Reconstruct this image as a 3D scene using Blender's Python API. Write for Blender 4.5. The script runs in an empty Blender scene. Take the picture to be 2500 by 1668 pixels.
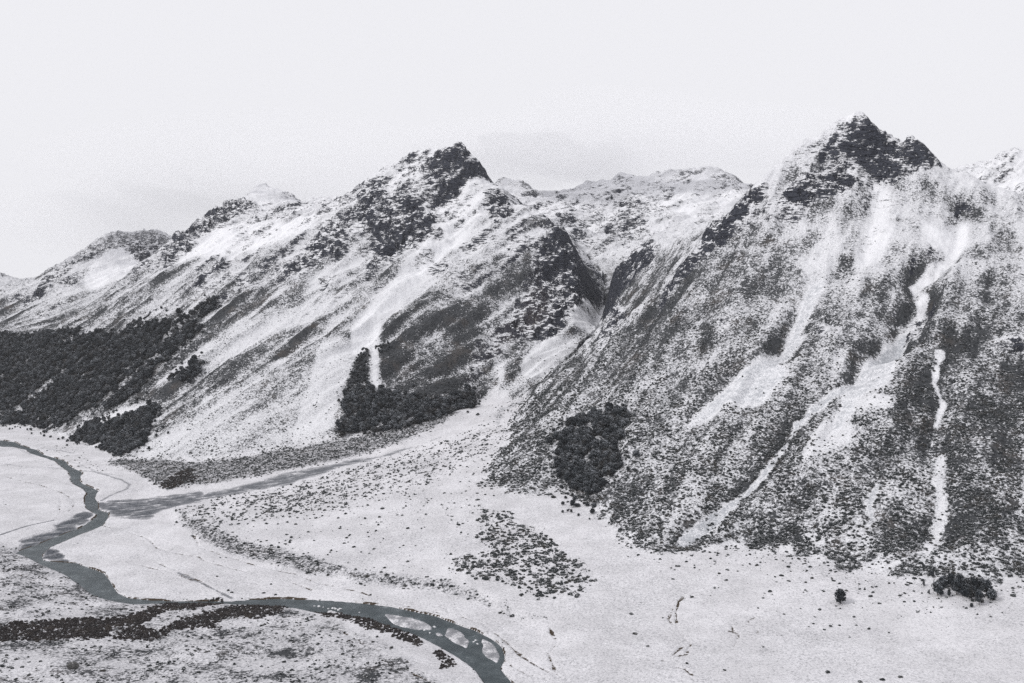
import bpy, math, random
import numpy as np

rng = np.random.default_rng(7)
random.seed(7)

# ------------------------------------------------------------------ camera
FPX, YH, CAMZ = 2450.0, 700.0, 300.0          # focal length and horizon in pixels of the 2500 px wide photograph
scn = bpy.context.scene
col = scn.collection
cam_d = bpy.data.cameras.new('camera')
cam_d.sensor_width = 36.0
cam_d.lens = FPX / 2500.0 * 36.0
cam_d.shift_y = (YH - 834.0) / 2500.0
cam_d.clip_start = 1.0
cam_d.clip_end = 60000.0
cam = bpy.data.objects.new('camera', cam_d)
cam.location = (0, 0, CAMZ)
cam.rotation_euler = (math.radians(90), 0, 0)
col.objects.link(cam)
scn.camera = cam

# ------------------------------------------------------------------ sky: even overcast
SUN_EL, SUN_AZ = math.radians(40), math.radians(-118)
world = bpy.data.worlds.new('World')
scn.world = world
world.use_nodes = True
nt = world.node_tree
nt.nodes.clear()
w_out = nt.nodes.new('ShaderNodeOutputWorld')
bg_s = nt.nodes.new('ShaderNodeBackground')
bg_c = nt.nodes.new('ShaderNodeBackground')
add = nt.nodes.new('ShaderNodeAddShader')
sky = nt.nodes.new('ShaderNodeTexSky')
sky.sky_type = 'NISHITA'
sky.sun_disc = False
sky.sun_elevation = SUN_EL
sky.sun_rotation = SUN_AZ
sky.dust_density = 6.0
sky.air_density = 1.0
hs = nt.nodes.new('ShaderNodeHueSaturation')
hs.inputs['Saturation'].default_value = 0.15
nt.links.new(sky.outputs[0], hs.inputs['Color'])
nt.links.new(hs.outputs[0], bg_s.inputs['Color'])
bg_s.inputs['Strength'].default_value = 0.010
bg_c.inputs['Color'].default_value = (0.805, 0.805, 0.84, 1)    # the cloud deck
bg_c.inputs['Strength'].default_value = 1.03
nt.links.new(bg_s.outputs[0], add.inputs[0])
nt.links.new(bg_c.outputs[0], add.inputs[1])
nt.links.new(add.outputs[0], w_out.inputs['Surface'])

sun_d = bpy.data.lights.new('sun', 'SUN')
sun_d.energy = 1.5
sun_d.angle = math.radians(14)
sun_d.color = (1.0, 0.985, 0.96)
sun = bpy.data.objects.new('sun', sun_d)
sun.rotation_euler = (math.radians(90) - SUN_EL, 0, math.radians(-62))
sun.location = (0, 0, 3000)
col.objects.link(sun)

scn.view_settings.view_transform = 'Standard'
scn.view_settings.look = 'None'
scn.view_settings.exposure = 0.0
scn.view_settings.gamma = 1.0
scn.view_settings.use_curve_mapping = False
scn.render.engine = 'CYCLES'
scn.cycles.max_bounces = 8
scn.cycles.diffuse_bounces = 2
scn.cycles.glossy_bounces = 1
scn.cycles.transparent_max_bounces = 4
scn.cycles.volume_bounces = 6
scn.cycles.use_denoising = False

# ------------------------------------------------------------------ the terrain grid
# rows run away from the viewpoint (even steps of log distance: finer near by), columns run across
NU, NV = 1000, 960
U0, U1 = -0.60, 0.60
V0, V1 = math.log(600.0), math.log(7600.0)
Ua = np.linspace(U0, U1, NU)
Va = np.linspace(V0, V1, NV)
Ya = np.exp(Va)
XX = Ua[None, :] * Ya[:, None]
YY = np.repeat(Ya[:, None], NU, 1)

def ci(u): return (u - U0) / (U1 - U0) * (NU - 1)
def ri(y): return (np.log(y) - V0) / (V1 - V0) * (NV - 1)

def P(px, py, Y):                  # seen at this bearing and height, this far away
    return ((px - 1250.0) / FPX * Y, Y, CAMZ + (YH - py) / FPX * Y)
def G(px, py, z):                  # seen at this bearing, on ground of this height
    Y = (CAMZ - z) * FPX / (py - YH)
    return ((px - 1250.0) / FPX * Y, Y, z)
def Wp(px, z, Y):
    return ((px - 1250.0) / FPX * Y, Y, z)

def chain(f, pts): return [f(*p) for p in pts]

river_c = chain(G, [(-200,1066,1.2),(0,1083,1.2),(73,1101,1.2),(145,1128,1.2),(185,1166,1.2),(224,1210,1.2),(225,1235,1.2),(245,1258,1.2),
    (196,1297,1.2),(120,1330,1.2),(85,1350,1.2),(175,1377,1.2),(225,1403,1.2),(253,1431,1.2),(307,1460,1.2),(398,1469,1.2),(543,1469,1.2),
    (687,1467,1.2),(796,1478,1.2),(909,1500,1.2),(1017,1525,1.2),(1107,1555,1.2),(1180,1605,1.2),(1230,1660,1.2),(1290,1740,1.2),(1400,1900,1.2)])
base_c = chain(G, [(-260,1020,1),(-100,1030,1),(0,1040,1),(100,1050,1.5),(200,1078,2),(284,1120,4),(364,1121,8),(509,1126,14),(618,1108,25),(764,1085,38),
    (850,1068,48),(1000,1035,70),(1100,1003,85),(1180,968,100),(1230,970,101),(1285,978,100)])
base_r = chain(G, [(1285,978,100),(1265,1010,95),(1235,1080,72),(1185,1165,47),(1250,1207,40),(1380,1195,43),(1450,1250,36),(1560,1345,27),(1650,1343,28),
    (1800,1332,30),(1950,1350,30),(2050,1375,29),(2200,1412,28),(2290,1430,27),(2400,1440,27),(2500,1400,32),(2800,1400,40)])
ridge_r = chain(P, [(1287,972,1700),(1340,925,1660),(1450,848,1655),(1550,808,1660),(1607,757,1670),(1643,693,1690),(1712,592,1720),(1776,543,1740),(1841,482,1770),
    (1880,430,1800),(1938,383,1830),(1966,347,1840),(2031,311,1850),(2067,286,1850),(2112,278,1840),(2136,298,1830),(2181,331,1810),(2237,343,1790),
    (2257,365,1785),(2306,412,1760),(2359,432,1750),(2439,468,1720),(2500,501,1700),(2800,640,1650)])
gully = [P(1434,645,2750), P(1473,682,2600), P(1477,733,2450), P(1475,770,2300), P(1455,836,2050), Wp(1400,150,1930), Wp(1330,122,1840), G(1285,978,100)]
spur_r = chain(P, [(1720,570,1830),(1600,605,2050),(1528,636,2190),(1495,660,2230),(1488,720,2200),(1480,790,2080)])
ridge_c = chain(P, [(823,525,2520),(866,485,2540),(895,456,2560),(961,413,2620),(1005,387,2610),(1041,365,2600),(1074,365,2570),(1094,351,2550),(1135,362,2550),
    (1165,387,2540),(1185,435,2530),(1210,475,2500),(1234,482,2450),(1288,525,2400),(1317,540,2380),(1368,565,2350),(1401,620,2280),(1417,690,2200),(1405,750,2100),(1395,800,2020)])
spur_c = chain(P, [(1317,545,2380),(1300,620,2250),(1290,680,2150),(1260,760,2050),(1215,850,1950),(1170,915,1895)])
spur_a = chain(P, [(823,525,2520),(760,560,2450),(700,595,2400),(640,640,2340)])
crest_3 = chain(P, [(850,500,2900),(782,492,3100),(709,516,3150),(654,531,3200),(618,509,3200),(578,487,3150),(538,513,3100),(487,545,3000),(454,578,2950),
    (396,618,2850),(340,680,2750),(250,750,2650),(160,812,2550)])
peak_m = chain(P, [(580,480,3350),(640,450,3500),(700,475,3450)])
crest_4 = chain(P, [(430,575,3750),(364,567,3800),(327,565,3800),(262,578,3750),(204,622,3650),(127,669,3500),(80,720,3350),(47,756,3250),(0,802,3150),(-80,860,3000)])
gully_4 = chain(P, [(415,655,3350),(330,700,3150),(230,757,2950),(120,830,2750)])
crest_5 = chain(P, [(-250,600,5200),(-60,660,5000),(0,680,5000),(60,690,5000),(100,720,5000),(140,790,4900)])
vall_5 = [Wp(-100,60,4300), Wp(20,80,4300), Wp(60,140,4100)]
head = chain(P, [(1345,500,3250),(1395,470,3350),(1440,452,3400),(1475,462,3400),(1510,424,3450),(1560,446,3450),(1600,420,3500),(1660,430,3500),(1760,400,3500)])
head_in = chain(P, [(1440,600,2950),(1520,590,2950),(1600,560,2900)])
mist_pk = chain(P, [(1215,440,3300),(1258,425,3300),(1300,468,3250)])
far_r = chain(P, [(2300,450,2900),(2342,421,2950),(2420,392,3000),(2500,367,3000),(2800,280,3000)])
far_rv = [Wp(2200,300,2350), Wp(2450,330,2300), Wp(2700,330,2300)]
cliff_foot = chain(P, [(2000,425,1790),(2080,437,1760),(2160,446,1745),(2250,425,1735)])
scarp_t = chain(G, [(429,1243,9),(480,1268,10),(531,1290,10),(596,1319,10),(684,1336,10),(764,1362,10),(800,1377,10),(872,1393,10),(1003,1404,10),(1060,1413,10),(1144,1431,10),
    (1198,1453,10),(1227,1479,9),(1306,1510,7),(1343,1521,6)])
scarp_b = chain(G, [(425,1266,2.5),(473,1308,2.5),(545,1352,2.5),(633,1376,2.5),(727,1397,2.5),(800,1409,2.5),(909,1431,2.5),(1017,1438,2.5),(1126,1458,2.5),(1198,1482,2.5),(1252,1508,3),(1330,1560,4)])
fan_bed = chain(G, [(275,1238,1.8),(345,1232,3),(429,1228,5),(545,1205,9),(691,1172,17),(851,1131,32),(968,1100,46),(1077,1066,62),(1204,1012,88)])
floor_pts = [chain(G, p) for p in (
    [(-250,1300,4),(-250,1150,3)], [(30,1180,2),(120,1220,1.8)], [(560,1440,2),(800,1440,2.2),(1000,1470,2.3)], [(300,1330,1.8),(420,1370,2)],
    [(700,1280,14),(900,1300,16),(1100,1330,19)], [(700,1220,15),(900,1180,33),(1050,1130,46)], [(1150,1250,33),(1300,1300,27),(1400,1400,18)],
    [(1350,1600,4),(1500,1560,7),(1600,1450,14)], [(1700,1600,9),(2000,1500,15),(2300,1540,17)], [(2000,1640,11),(2500,1640,17),(2800,1640,20)],
    [(-250,1350,12),(-60,1345,10),(60,1356,7)], [(100,1402,5),(200,1465,4),(280,1490,4.5),(450,1492,4.5),(700,1492,4),(850,1512,3.5),(1000,1562,3),(1110,1618,3),(1170,1690,3)],
    [(-250,1500,16),(0,1500,14),(200,1530,12),(400,1520,9),(600,1540,9),(900,1580,8),(1050,1640,8)], [(-100,1640,20),(200,1640,17),(600,1650,13),(900,1660,11)])]
near = [Wp(px, z, 602) for px, z in ((-300,24),(200,20),(700,15),(1100,8),(1300,4),(1700,10),(2300,16),(2800,20))]
far_b = [Wp(px, z, 7500) for px, z in ((-300,150),(600,250),(1400,300),(2800,300))]
backs = [[Wp(2000,420,2150), Wp(2150,430,2150)], [Wp(1000,480,2950), Wp(1100,500,2950)], [Wp(500,250,3600), Wp(620,300,3900)], [Wp(250,200,4300), Wp(330,240,4400)]]
LINES = [river_c, base_c, base_r, ridge_r, gully, spur_r, ridge_c, spur_c, spur_a, crest_3, peak_m, crest_4, gully_4, crest_5, vall_5, head, head_in,
         mist_pk, far_r, far_rv, cliff_foot, scarp_t, scarp_b, fan_bed, near, far_b] + floor_pts + backs

def solve(lines, nu, nv, H0, iters):
    val = np.zeros((nv, nu)); cnt = np.zeros((nv, nu))
    for ln in lines:
        for a, b in zip(ln[:-1], ln[1:]):
            ca = np.array([ci(a[0]/a[1])/(NU-1)*(nu-1), ri(a[1])/(NV-1)*(nv-1), a[2]])
            cb = np.array([ci(b[0]/b[1])/(NU-1)*(nu-1), ri(b[1])/(NV-1)*(nv-1), b[2]])
            n = int(max(abs(ca-cb)[:2].max()*1.5, 1)) + 1
            p = ca[None] + (cb-ca)[None]*np.linspace(0, 1, n)[:, None]
            c = np.rint(p[:, 0]).astype(int); r = np.rint(p[:, 1]).astype(int)
            ok = (c >= 0) & (c < nu) & (r >= 0) & (r < nv)
            np.add.at(val, (r[ok], c[ok]), p[ok, 2]); np.add.at(cnt, (r[ok], c[ok]), 1)
    fix = cnt > 0
    fv = np.where(fix, val/np.maximum(cnt, 1), 0)
    H = H0.copy(); H[fix] = fv[fix]
    rr, cc = np.mgrid[0:nv, 0:nu]
    red = ((rr+cc) % 2 == 0) & ~fix; blk = ((rr+cc) % 2 == 1) & ~fix
    hx = ((U1-U0)/(nu-1)); hy = ((V1-V0)/(nv-1))
    wx, wy = 1/hx**2, 1/hy**2
    om = 1.85
    for k in range(iters):
        for m in (red, blk):
            Pd = np.pad(H, 1, mode='edge')
            avg = (wx*(Pd[1:-1, :-2]+Pd[1:-1, 2:]) + wy*(Pd[:-2, 1:-1]+Pd[2:, 1:-1])) / (2*(wx+wy))
            H = np.where(m, H + om*(avg-H), H)
    return H

def resize(A, nv, nu):
    r = np.linspace(0, A.shape[0]-1, nv); c = np.linspace(0, A.shape[1]-1, nu)
    r0 = np.minimum(r.astype(int), A.shape[0]-2); c0 = np.minimum(c.astype(int), A.shape[1]-2)
    fr = (r-r0)[:, None]; fc = (c-c0)[None]
    return (A[r0][:, c0]*(1-fr)*(1-fc) + A[r0+1][:, c0]*fr*(1-fc) + A[r0][:, c0+1]*(1-fr)*fc + A[r0+1][:, c0+1]*fr*fc)

def blur(A, r, n=2):
    r = int(r)
    if r < 1: return A
    for _ in range(n):
        for ax in (0, 1):
            pad = [(0, 0), (0, 0)]; pad[ax] = (r+1, r)
            c = np.cumsum(np.pad(A, pad, mode='edge'), axis=ax)
            if ax == 0: A = (c[2*r+1:] - c[:-2*r-1])/(2*r+1)
            else: A = (c[:, 2*r+1:] - c[:, :-2*r-1])/(2*r+1)
    return A

Hc = np.full((60, 62), 100.0)
Hc = solve(LINES, 62, 60, Hc, 250)
Hc = solve(LINES, 125, 120, resize(Hc, 120, 125), 250)
Hc = solve(LINES, 250, 240, resize(Hc, 240, 250), 250)
Hc = solve(LINES, 500, 480, resize(Hc, 480, 500), 140)
H = blur(resize(Hc, NV, NU), 2, 2)
BASE = H.copy()

# ------------------------------------------------------------------ noise
_perm = np.random.default_rng(3).permutation(256)
_perm = np.concatenate([_perm, _perm]).astype(np.int32)
_ang = np.random.default_rng(4).random(256)*2*np.pi
_gx, _gy = np.cos(_ang).astype(np.float32), np.sin(_ang).astype(np.float32)
def perlin(x, y, s=0):
    x = x + s*17.31; y = y - s*9.77
    x = x.astype(np.float32); y = y.astype(np.float32)
    xf = np.floor(x); yf = np.floor(y)
    xi = xf.astype(np.int32) & 255; yi = yf.astype(np.int32) & 255
    x = x-xf; y = y-yf
    u = x*x*x*(x*(x*6-15)+10); v = y*y*y*(y*(y*6-15)+10)
    def g(ix, iy, dx, dy):
        h = _perm[_perm[ix & 255] + (iy & 255)]
        return _gx[h]*dx + _gy[h]*dy
    a = g(xi, yi, x, y); b = g(xi+1, yi, x-1, y); c = g(xi, yi+1, x, y-1); d = g(xi+1, yi+1, x-1, y-1)
    return ((a+(b-a)*u) + ((c+(d-c)*u) - (a+(b-a)*u))*v)*1.5
def fbm(x, y, wl, oct=4, s=0, rough=0.5):
    t = 0; a = 1.0; n = 0
    for k in range(oct):
        t = t + a*perlin(x/wl, y/wl, s+k*3.1); n += a; a *= rough; wl = wl*0.5
    return t/n
def ridged(x, y, wl, oct=4, s=0, rough=0.5):
    t = 0; a = 1.0; n = 0
    for k in range(oct):
        t = t + a*(1-2*np.abs(perlin(x/wl, y/wl, s+k*5.3))); n += a; a *= rough; wl = wl*0.5
    return t/n
def sstep(a, b, x):
    t = np.clip((x-a)/(b-a), 0, 1); return t*t*(3-2*t)

def facets(x, y, size, seed):
    """broken rock: tilted flat faces, one for each block"""
    X = x/size; Y = y/size; cx = np.floor(X).astype(np.int32); cy = np.floor(Y).astype(np.int32)
    best = np.full(X.shape, 9.0, np.float32); out = np.zeros(X.shape, np.float32)
    R = np.random.default_rng(seed).random((5, 4096)).astype(np.float32)
    for dx in (-1, 0, 1):
        for dy in (-1, 0, 1):
            ix = cx+dx; iy = cy+dy
            h = ((ix*73856093) ^ (iy*19349663)) & 4095
            ax = X-(ix+R[0][h]); ay = Y-(iy+R[1][h]); d = ax*ax+ay*ay
            v = (R[2][h]-.5)*1.0 + (R[3][h]-.5)*2.4*ax + (R[4][h]-.5)*2.4*ay
            m = d < best; best = np.where(m, d, best); out = np.where(m, v, out)
    return out

# ------------------------------------------------------------------ picking places on the terrain
def pick(px, py, Ymax=1e9, Hm=None, Ymin=0):
    """first ground met along this bearing: returns (column, row) of the grid"""
    Hm = BASE if Hm is None else Hm
    c = ci((px-1250.0)/FPX); c = min(max(c, 0), NU-1.001)
    c0 = int(c); f = c-c0
    t = ((Hm[:, c0]*(1-f)+Hm[:, c0+1]*f) - CAMZ)/Ya
    lim = int(np.searchsorted(Ya, Ymax)); t = t[:max(lim, 2)]
    lo = int(np.searchsorted(Ya, Ymin))
    ray = (YH-py)/FPX
    hit = np.nonzero(t[lo:] >= ray)[0]
    if len(hit) == 0: return c, float(lo+np.argmax(t[lo:]))
    i = hit[0]+lo
    if i == 0: return c, 0.0
    return c, i-1+(ray-t[i-1])/(t[i]-t[i-1]+1e-12)

def z1(L): return [(x*.3636, 400+y*.3636) for x, y in L]
def z2(L): return [(750+x*.3636, 300+y*.3636) for x, y in L]
def z3(L): return [(1550+x*.4043, 250+y*.4043) for x, y in L]
def z4(L): return [(x*.3636, 850+y*.3636) for x, y in L]
def z5(L): return [(750+x*.3636, 850+y*.3636) for x, y in L]
def z6(L): return [(1550+x*.4080, 800+y*.4080) for x, y in L]
def z7(L): return [(x*.3617, 1250+y*.3617) for x, y in L]
def z8(L): return [(800+x*.3617, 1250+y*.3617) for x, y in L]
def z9(L): return [(1650+x*.3617, 1250+y*.3617) for x, y in L]
def za(L): return [(1300+x*.1722, 1000+y*.1722) for x, y in L]
def zb(L): return [(x*.2232, 1050+y*.2232) for x, y in L]

def dense(L, closed=True, step=7.0):
    out = []
    Q = L+[L[0]] if closed else L
    for a, b in zip(Q[:-1], Q[1:]):
        n = max(1, int(math.hypot(b[0]-a[0], b[1]-a[1])/step))
        for k in range(n): out.append((a[0]+(b[0]-a[0])*k/n, a[1]+(b[1]-a[1])*k/n))
    if not closed: out.append(L[-1])
    return out

def fill_cr(cr):
    """closed outline in grid columns and rows -> 0/1 mask"""
    M = np.zeros((NV+1, NU), np.int8)
    n = len(cr)
    for i in range(n):
        c0, r0 = cr[i]; c1, r1 = cr[(i+1) % n]
        if c0 == c1: continue
        if c0 > c1: c0, r0, c1, r1 = c1, r1, c0, r0
        a, b = max(0, math.ceil(c0)), min(NU-1, math.ceil(c1)-1)
        if b < a: continue
        cs = np.arange(a, b+1)
        rs = np.clip(np.ceil(r0+(r1-r0)*(cs-c0)/(c1-c0)), 0, NV).astype(int)
        np.bitwise_xor.at(M, (rs, cs), 1)
    return (np.bitwise_xor.accumulate(M, 0)[:NV]).astype(float)

_w1 = fbm(XX, YY, 42, 4, 12, .65); _w2 = fbm(XX, YY, 42, 4, 19, .65)
_r, _c = np.mgrid[0:NV, 0:NU]
DU, DV = (U1-U0)/(NU-1), (V1-V0)/(NV-1)
def warp(M, m):
    """wander the outline of a mask by up to m metres"""
    r2 = np.clip(_r+_w1*m/(DV*YY), 0, NV-1).astype(np.int32); c2 = np.clip(_c+_w2*m/(DU*YY), 0, NU-1).astype(np.int32)
    return M[r2, c2]
_WR = np.clip(_r+_w1*16/(DV*YY), 0, NV-1).astype(np.int32); _WC = np.clip(_c+_w2*16/(DU*YY), 0, NU-1).astype(np.int32)
def area(L, Ymax=1e9, soft=2, Ymin=0, wander=None):
    M = fill_cr([pick(x, y, Ymax, None, Ymin) for x, y in dense(L)])
    return blur(M[_WR, _WC] if wander is None else warp(M, wander), soft)

def cr_xy(c, r):
    y = math.exp(V0+(V1-V0)*r/(NV-1)); u = U0+(U1-U0)*c/(NU-1)
    return u*y, y

def line_dist(L, Ymax=1e9, step=10.0, Ymin=0, reach=60.0):
    """distance in metres from a drawn line, on the ground plan"""
    pts = [cr_xy(*pick(x, y, Ymax, None, Ymin)) for x, y in dense(L, False, step)]
    D = np.full((NV, NU), 1e6)
    for (ax, ay), (bx, by) in zip(pts[:-1], pts[1:]):
        y0, y1 = min(ay, by)-reach, max(ay, by)+reach
        i0, i1 = max(0, int(ri(max(y0, 601)))-1), min(NV, int(ri(max(y1, 602)))+2)
        us = [(min(ax, bx)-reach)/max(y0, 600), (min(ax, bx)-reach)/max(y1, 600), (max(ax, bx)+reach)/max(y0, 600), (max(ax, bx)+reach)/max(y1, 600)]
        j0, j1 = max(0, int(ci(min(us)))-1), min(NU, int(ci(max(us)))+2)
        if i1 <= i0 or j1 <= j0: continue
        dx, dy = bx-ax, by-ay
        X = XX[i0:i1, j0:j1]-ax; Yv = YY[i0:i1, j0:j1]-ay
        t = np.clip((X*dx+Yv*dy)/(dx*dx+dy*dy+1e-9), 0, 1)
        D[i0:i1, j0:j1] = np.minimum(D[i0:i1, j0:j1], np.hypot(X-t*dx, Yv-t*dy))
    return D

# mountain / valley zones
def cr_of(line): return [(ci(p[0]/p[1]), ri(p[1])) for p in line]
valley_m = fill_cr(cr_of(base_c) + cr_of(base_r)[1:] + [(NU+200, -5), (-300, -5)])
right_m = fill_cr(cr_of(base_r) + [(NU+300, ri(2400)), (ci(.42), ri(2350)), (ci(.29), ri(2300))] + cr_of(list(reversed(spur_r)))[:0] + cr_of(gully)[0:])
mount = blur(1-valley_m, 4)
left_m = np.clip(1-valley_m-right_m, 0, 1)
right_w = blur(warp(right_m, 45), 1); left_w = blur(warp(left_m, 25), 1); valley_w = np.clip(1-right_w-left_w, 0, 1)
MR, MC, MV = 1960, 2680, 1e9

# ---- what covers the ground, drawn on the terrain
rock = np.zeros((NV, NU)); veg = np.zeros((NV, NU)); grav = np.zeros((NV, NU)); brown = np.zeros((NV, NU)); clear = np.zeros((NV, NU))
def put(A, M, v): np.maximum(A, M*v, out=A)

# right mountain cliffs
for L, v in (
    ([(1180,240),(1260,180),(1420,120),(1480,160),(1560,200),(1700,215),(1760,285),(1830,355),(1885,405),(1720,420),(1600,455),(1510,470),(1400,440),(1260,415),(1230,370),(1300,330),(1230,280)], .95),
    ([(820,640),(1000,535),(1210,452),(1360,500),(1300,550),(1210,605),(1090,625),(960,680),(850,672)], 1.5),
    ([(700,600),(830,540),(780,600),(760,660),(680,740),(600,800),(480,920),(390,945),(390,860),(460,790),(560,720),(640,650)], 1.4),
    ([(380,915),(430,940),(300,1060),(210,1170),(140,1270),(140,1200),(220,1100),(300,975)], 1.3),
    ([(760,700),(1050,640),(1010,820),(780,790)], .5),
    ([(980,310),(1160,210),(1180,290),(1060,420),(900,500),(800,560),(780,500),(960,350)], .3),
    ([(1080,1330),(1250,1360),(1200,1440),(1080,1390)], .75), ([(1640,1200),(1800,1190),(1780,1330),(1640,1370)], .7),
    ([(2120,1440),(2350,1400),(2350,1540),(2080,1500)], .75), ([(480,1360),(570,1360),(540,1440),(490,1420)], .8),
    ([(1980,620),(1880,650),(1900,680),(2010,670)], .5)):
    put(rock, area(z3(L), MR, 2), v)
# middle mountain cliffs
for L, v in (
    ([(880,170),(950,140),(1100,190),(1160,270),(1195,370),(1100,400),(1050,460),(1020,540),(900,530),(800,450),(740,300),(830,250)], 1.0),
    ([(320,520),(480,450),(560,520),(700,560),(800,620),(900,640),(860,720),(940,830),(780,860),(560,960),(500,1020),(420,1100),(380,1000),(440,850),(330,720),(150,810),(60,960),(0,920),(0,800),(200,680),(330,600)], 1.1),
    ([(480,450),(720,300),(800,450),(900,530),(980,650),(700,560)], .5),
    ([(1180,620),(1300,510),(1350,560),(1410,680),(1260,770),(1240,720)], 1.15),
    ([(1560,660),(1740,740),(1800,900),(1840,1090),(1800,1250),(1750,1380),(1700,1450),(1560,1500),(1400,1500),(1300,1450),(1400,1370),(1450,1180),(1540,1040),(1500,960),(1560,850),(1640,800),(1600,720)], 1.3),
    ([(50,1050),(220,1050),(200,1110),(100,1170)], .9), ([(870,980),(960,950),(940,1060),(860,1090)], .8),
    ([(600,1260),(720,1200),(700,1290),(620,1320)], .6)):
    put(rock, area(z2(L), MC, 2), v)
for L, v, y0, y1 in (
    ([(2050,980),(2140,930),(2250,870),(2338,860),(2338,1000),(2200,1060),(2100,1160),(2030,1130)], .8, 1750, 2500),
    ([(2060,1250),(2200,1290),(2100,1400),(1990,1500),(1930,1520)], .95, 1700, 2500),
    ([(1750,1420),(1900,1500),(1880,1560),(1800,1530)], .8, 1700, 2500),
    ([(1950,560),(2240,480),(2338,460),(2338,560),(2250,600),(2000,600)], .6, 2700, 4000),
    ([(1850,640),(2338,700),(2338,860),(2150,880),(2000,800)], .5, 2500, 4000)):
    put(rock, area(z2(L), y1, 2, y0), v)
put(rock, area([(1395,500),(1480,470),(1560,480),(1640,490),(1640,560),(1560,620),(1480,600),(1420,560)], 4200, 8, 2650)*np.clip(.55+1.3*fbm(XX, YY, 90, 3, 8), 0, 1), 1.05)
put(rock, area([(1160,860),(1215,800),(1260,720),(1300,660),(1340,700),(1345,780),(1300,830),(1240,850),(1200,900),(1150,950),(1120,960)], 2500, 3), .85)
# left ridges
for L, v, y1 in (
    ([(1580,240),(1690,280),(1740,330),(1600,390),(1480,450),(1300,560),(1200,660),(1100,740),(1060,640),(1180,500),(1340,400),(1480,310)], 1.3, 3400),
    ([(1600,390),(1740,330),(1950,320),(2150,260),(2200,300),(2000,390),(1800,430),(1650,440)], .62, 3400),
    ([(1100,740),(1060,740),(800,950),(700,1030),(720,1040),(900,900)], .55, 3400),
    ([(1460,680),(1560,680),(1540,740),(1380,850),(1260,920),(1140,980),(1120,960),(1300,850),(1390,760)], 1.3, 3000),
    ([(1800,650),(1990,540),(2000,570),(1860,690),(1700,800),(1600,900),(1560,890),(1700,760)], 1.1, 3000),
    ([(1100,1000),(1090,1030),(960,1090),(890,1140),(870,1110),(980,1030)], 1.2, 3000),
    ([(1850,820),(1960,690),(2100,540),(2280,400),(2338,440),(2338,640),(2150,700),(2060,740),(1950,820),(1880,870)], 1.1, 2700),
    ([(720,490),(900,460),(1160,480),(1100,600),(960,680),(880,650),(800,600),(640,640),(500,720),(400,800),(280,940),(130,1000),(230,860),(350,740),(560,620)], 1.1, 4200),
    ([(400,780),(580,740),(560,800),(460,870),(400,850)], .8, 4200),
    ([(590,880),(440,960),(350,1050),(240,1100),(240,1080),(330,1020),(420,940)], 1.3, 3600),
    ([(0,840),(100,830),(250,790),(150,950),(0,960)], .6, 5400), ([(1740,190),(1900,150),(1880,230),(1760,210)], .6, 3700)):
    put(rock, area(z1(L), y1, 2), v)
put(rock, area([(1225,430),(1262,420),(1305,470),(1290,478),(1240,450)], 3500, 1, 2700), .8)
rock = blur(rock, 2, 1)
rock = np.maximum(rock*np.clip(.98+.4*fbm(XX, YY, 60, 3, 5), .72, 1.2), (1-valley_m)*sstep(260, 470, BASE)*np.clip(.30+.75*fbm(XX, YY, 130, 4, 6, .6), 0, .55))
rock = np.clip(rock, 0, 1.5)
summit_cap = area(z3([(1100,230),(1180,190),(1280,85),(1390,50),(1450,105),(1400,130),(1260,190),(1160,225)]), MR, 2)
rock *= 1-.75*summit_cap

# thin vegetation over the slopes, by height
patch = fbm(XX, YY, 110, 4, 11, .6); _n26 = fbm(XX, YY, 26, 3, 33)
fall_r = (-.50, -.87); fall_c = (-.70, -.71)
def streak(d, a, b, s, oct=3):
    p = XX*d[1]-YY*d[0]; q = XX*d[0]+YY*d[1]
    return fbm(p, q*(a/b), a, oct, s)
st_r = streak(fall_r, 22, 160, 21); st_c = streak(fall_c, 26, 240, 23)
vr = np.interp(BASE, [25, 120, 230, 330, 430, 560, 650], [.61, .64, .65, .58, .50, .42, .24]) + .20*patch + .22*st_r
vc = np.interp(BASE, [10, 60, 180, 300, 420, 520, 650], [.64, .68, .63, .56, .44, .24, .12]) + .26*patch + np.interp(BASE, [40, 220], [.24, .44])*st_c + .12*_n26
veg = right_w*vr + left_w*vc
spur_face = area(z2([(1200,790),(1420,800),(1520,880),(1450,1180),(1280,1450),(1220,1567),(480,1567),(480,1340),(700,1150),(880,980)]), MC, 4)
spur_low = area(z5([(480,0),(1220,0),(1450,0),(1250,120),(1150,350),(1100,300),(900,400),(560,360),(480,330)]), MC, 4)
sv = np.interp(BASE, [80, 200, 330, 420], [.78, .70, .60, .44]) + .26*patch + .20*st_c + .14*_n26
veg = veg*(1-spur_face)+sv*spur_face
dark_wall = area([(1290,640),(1350,720),(1340,800),(1290,850),(1230,870),(1190,915),(1160,965),(1070,990),(1095,930),(1180,840),(1250,740)], 2500, 4)
veg = veg*(1-dark_wall)+.86*dark_wall
veg = veg*(1-spur_low)+np.maximum(sv+.10, .74)*spur_low
darkR = area(z6([(1530,400),(1700,0),(2328,0),(2328,1250),(2100,1350),(1900,1330),(1850,700),(1700,800),(1560,700)]), MR, 8)
veg += .10*darkR*right_m
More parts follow.
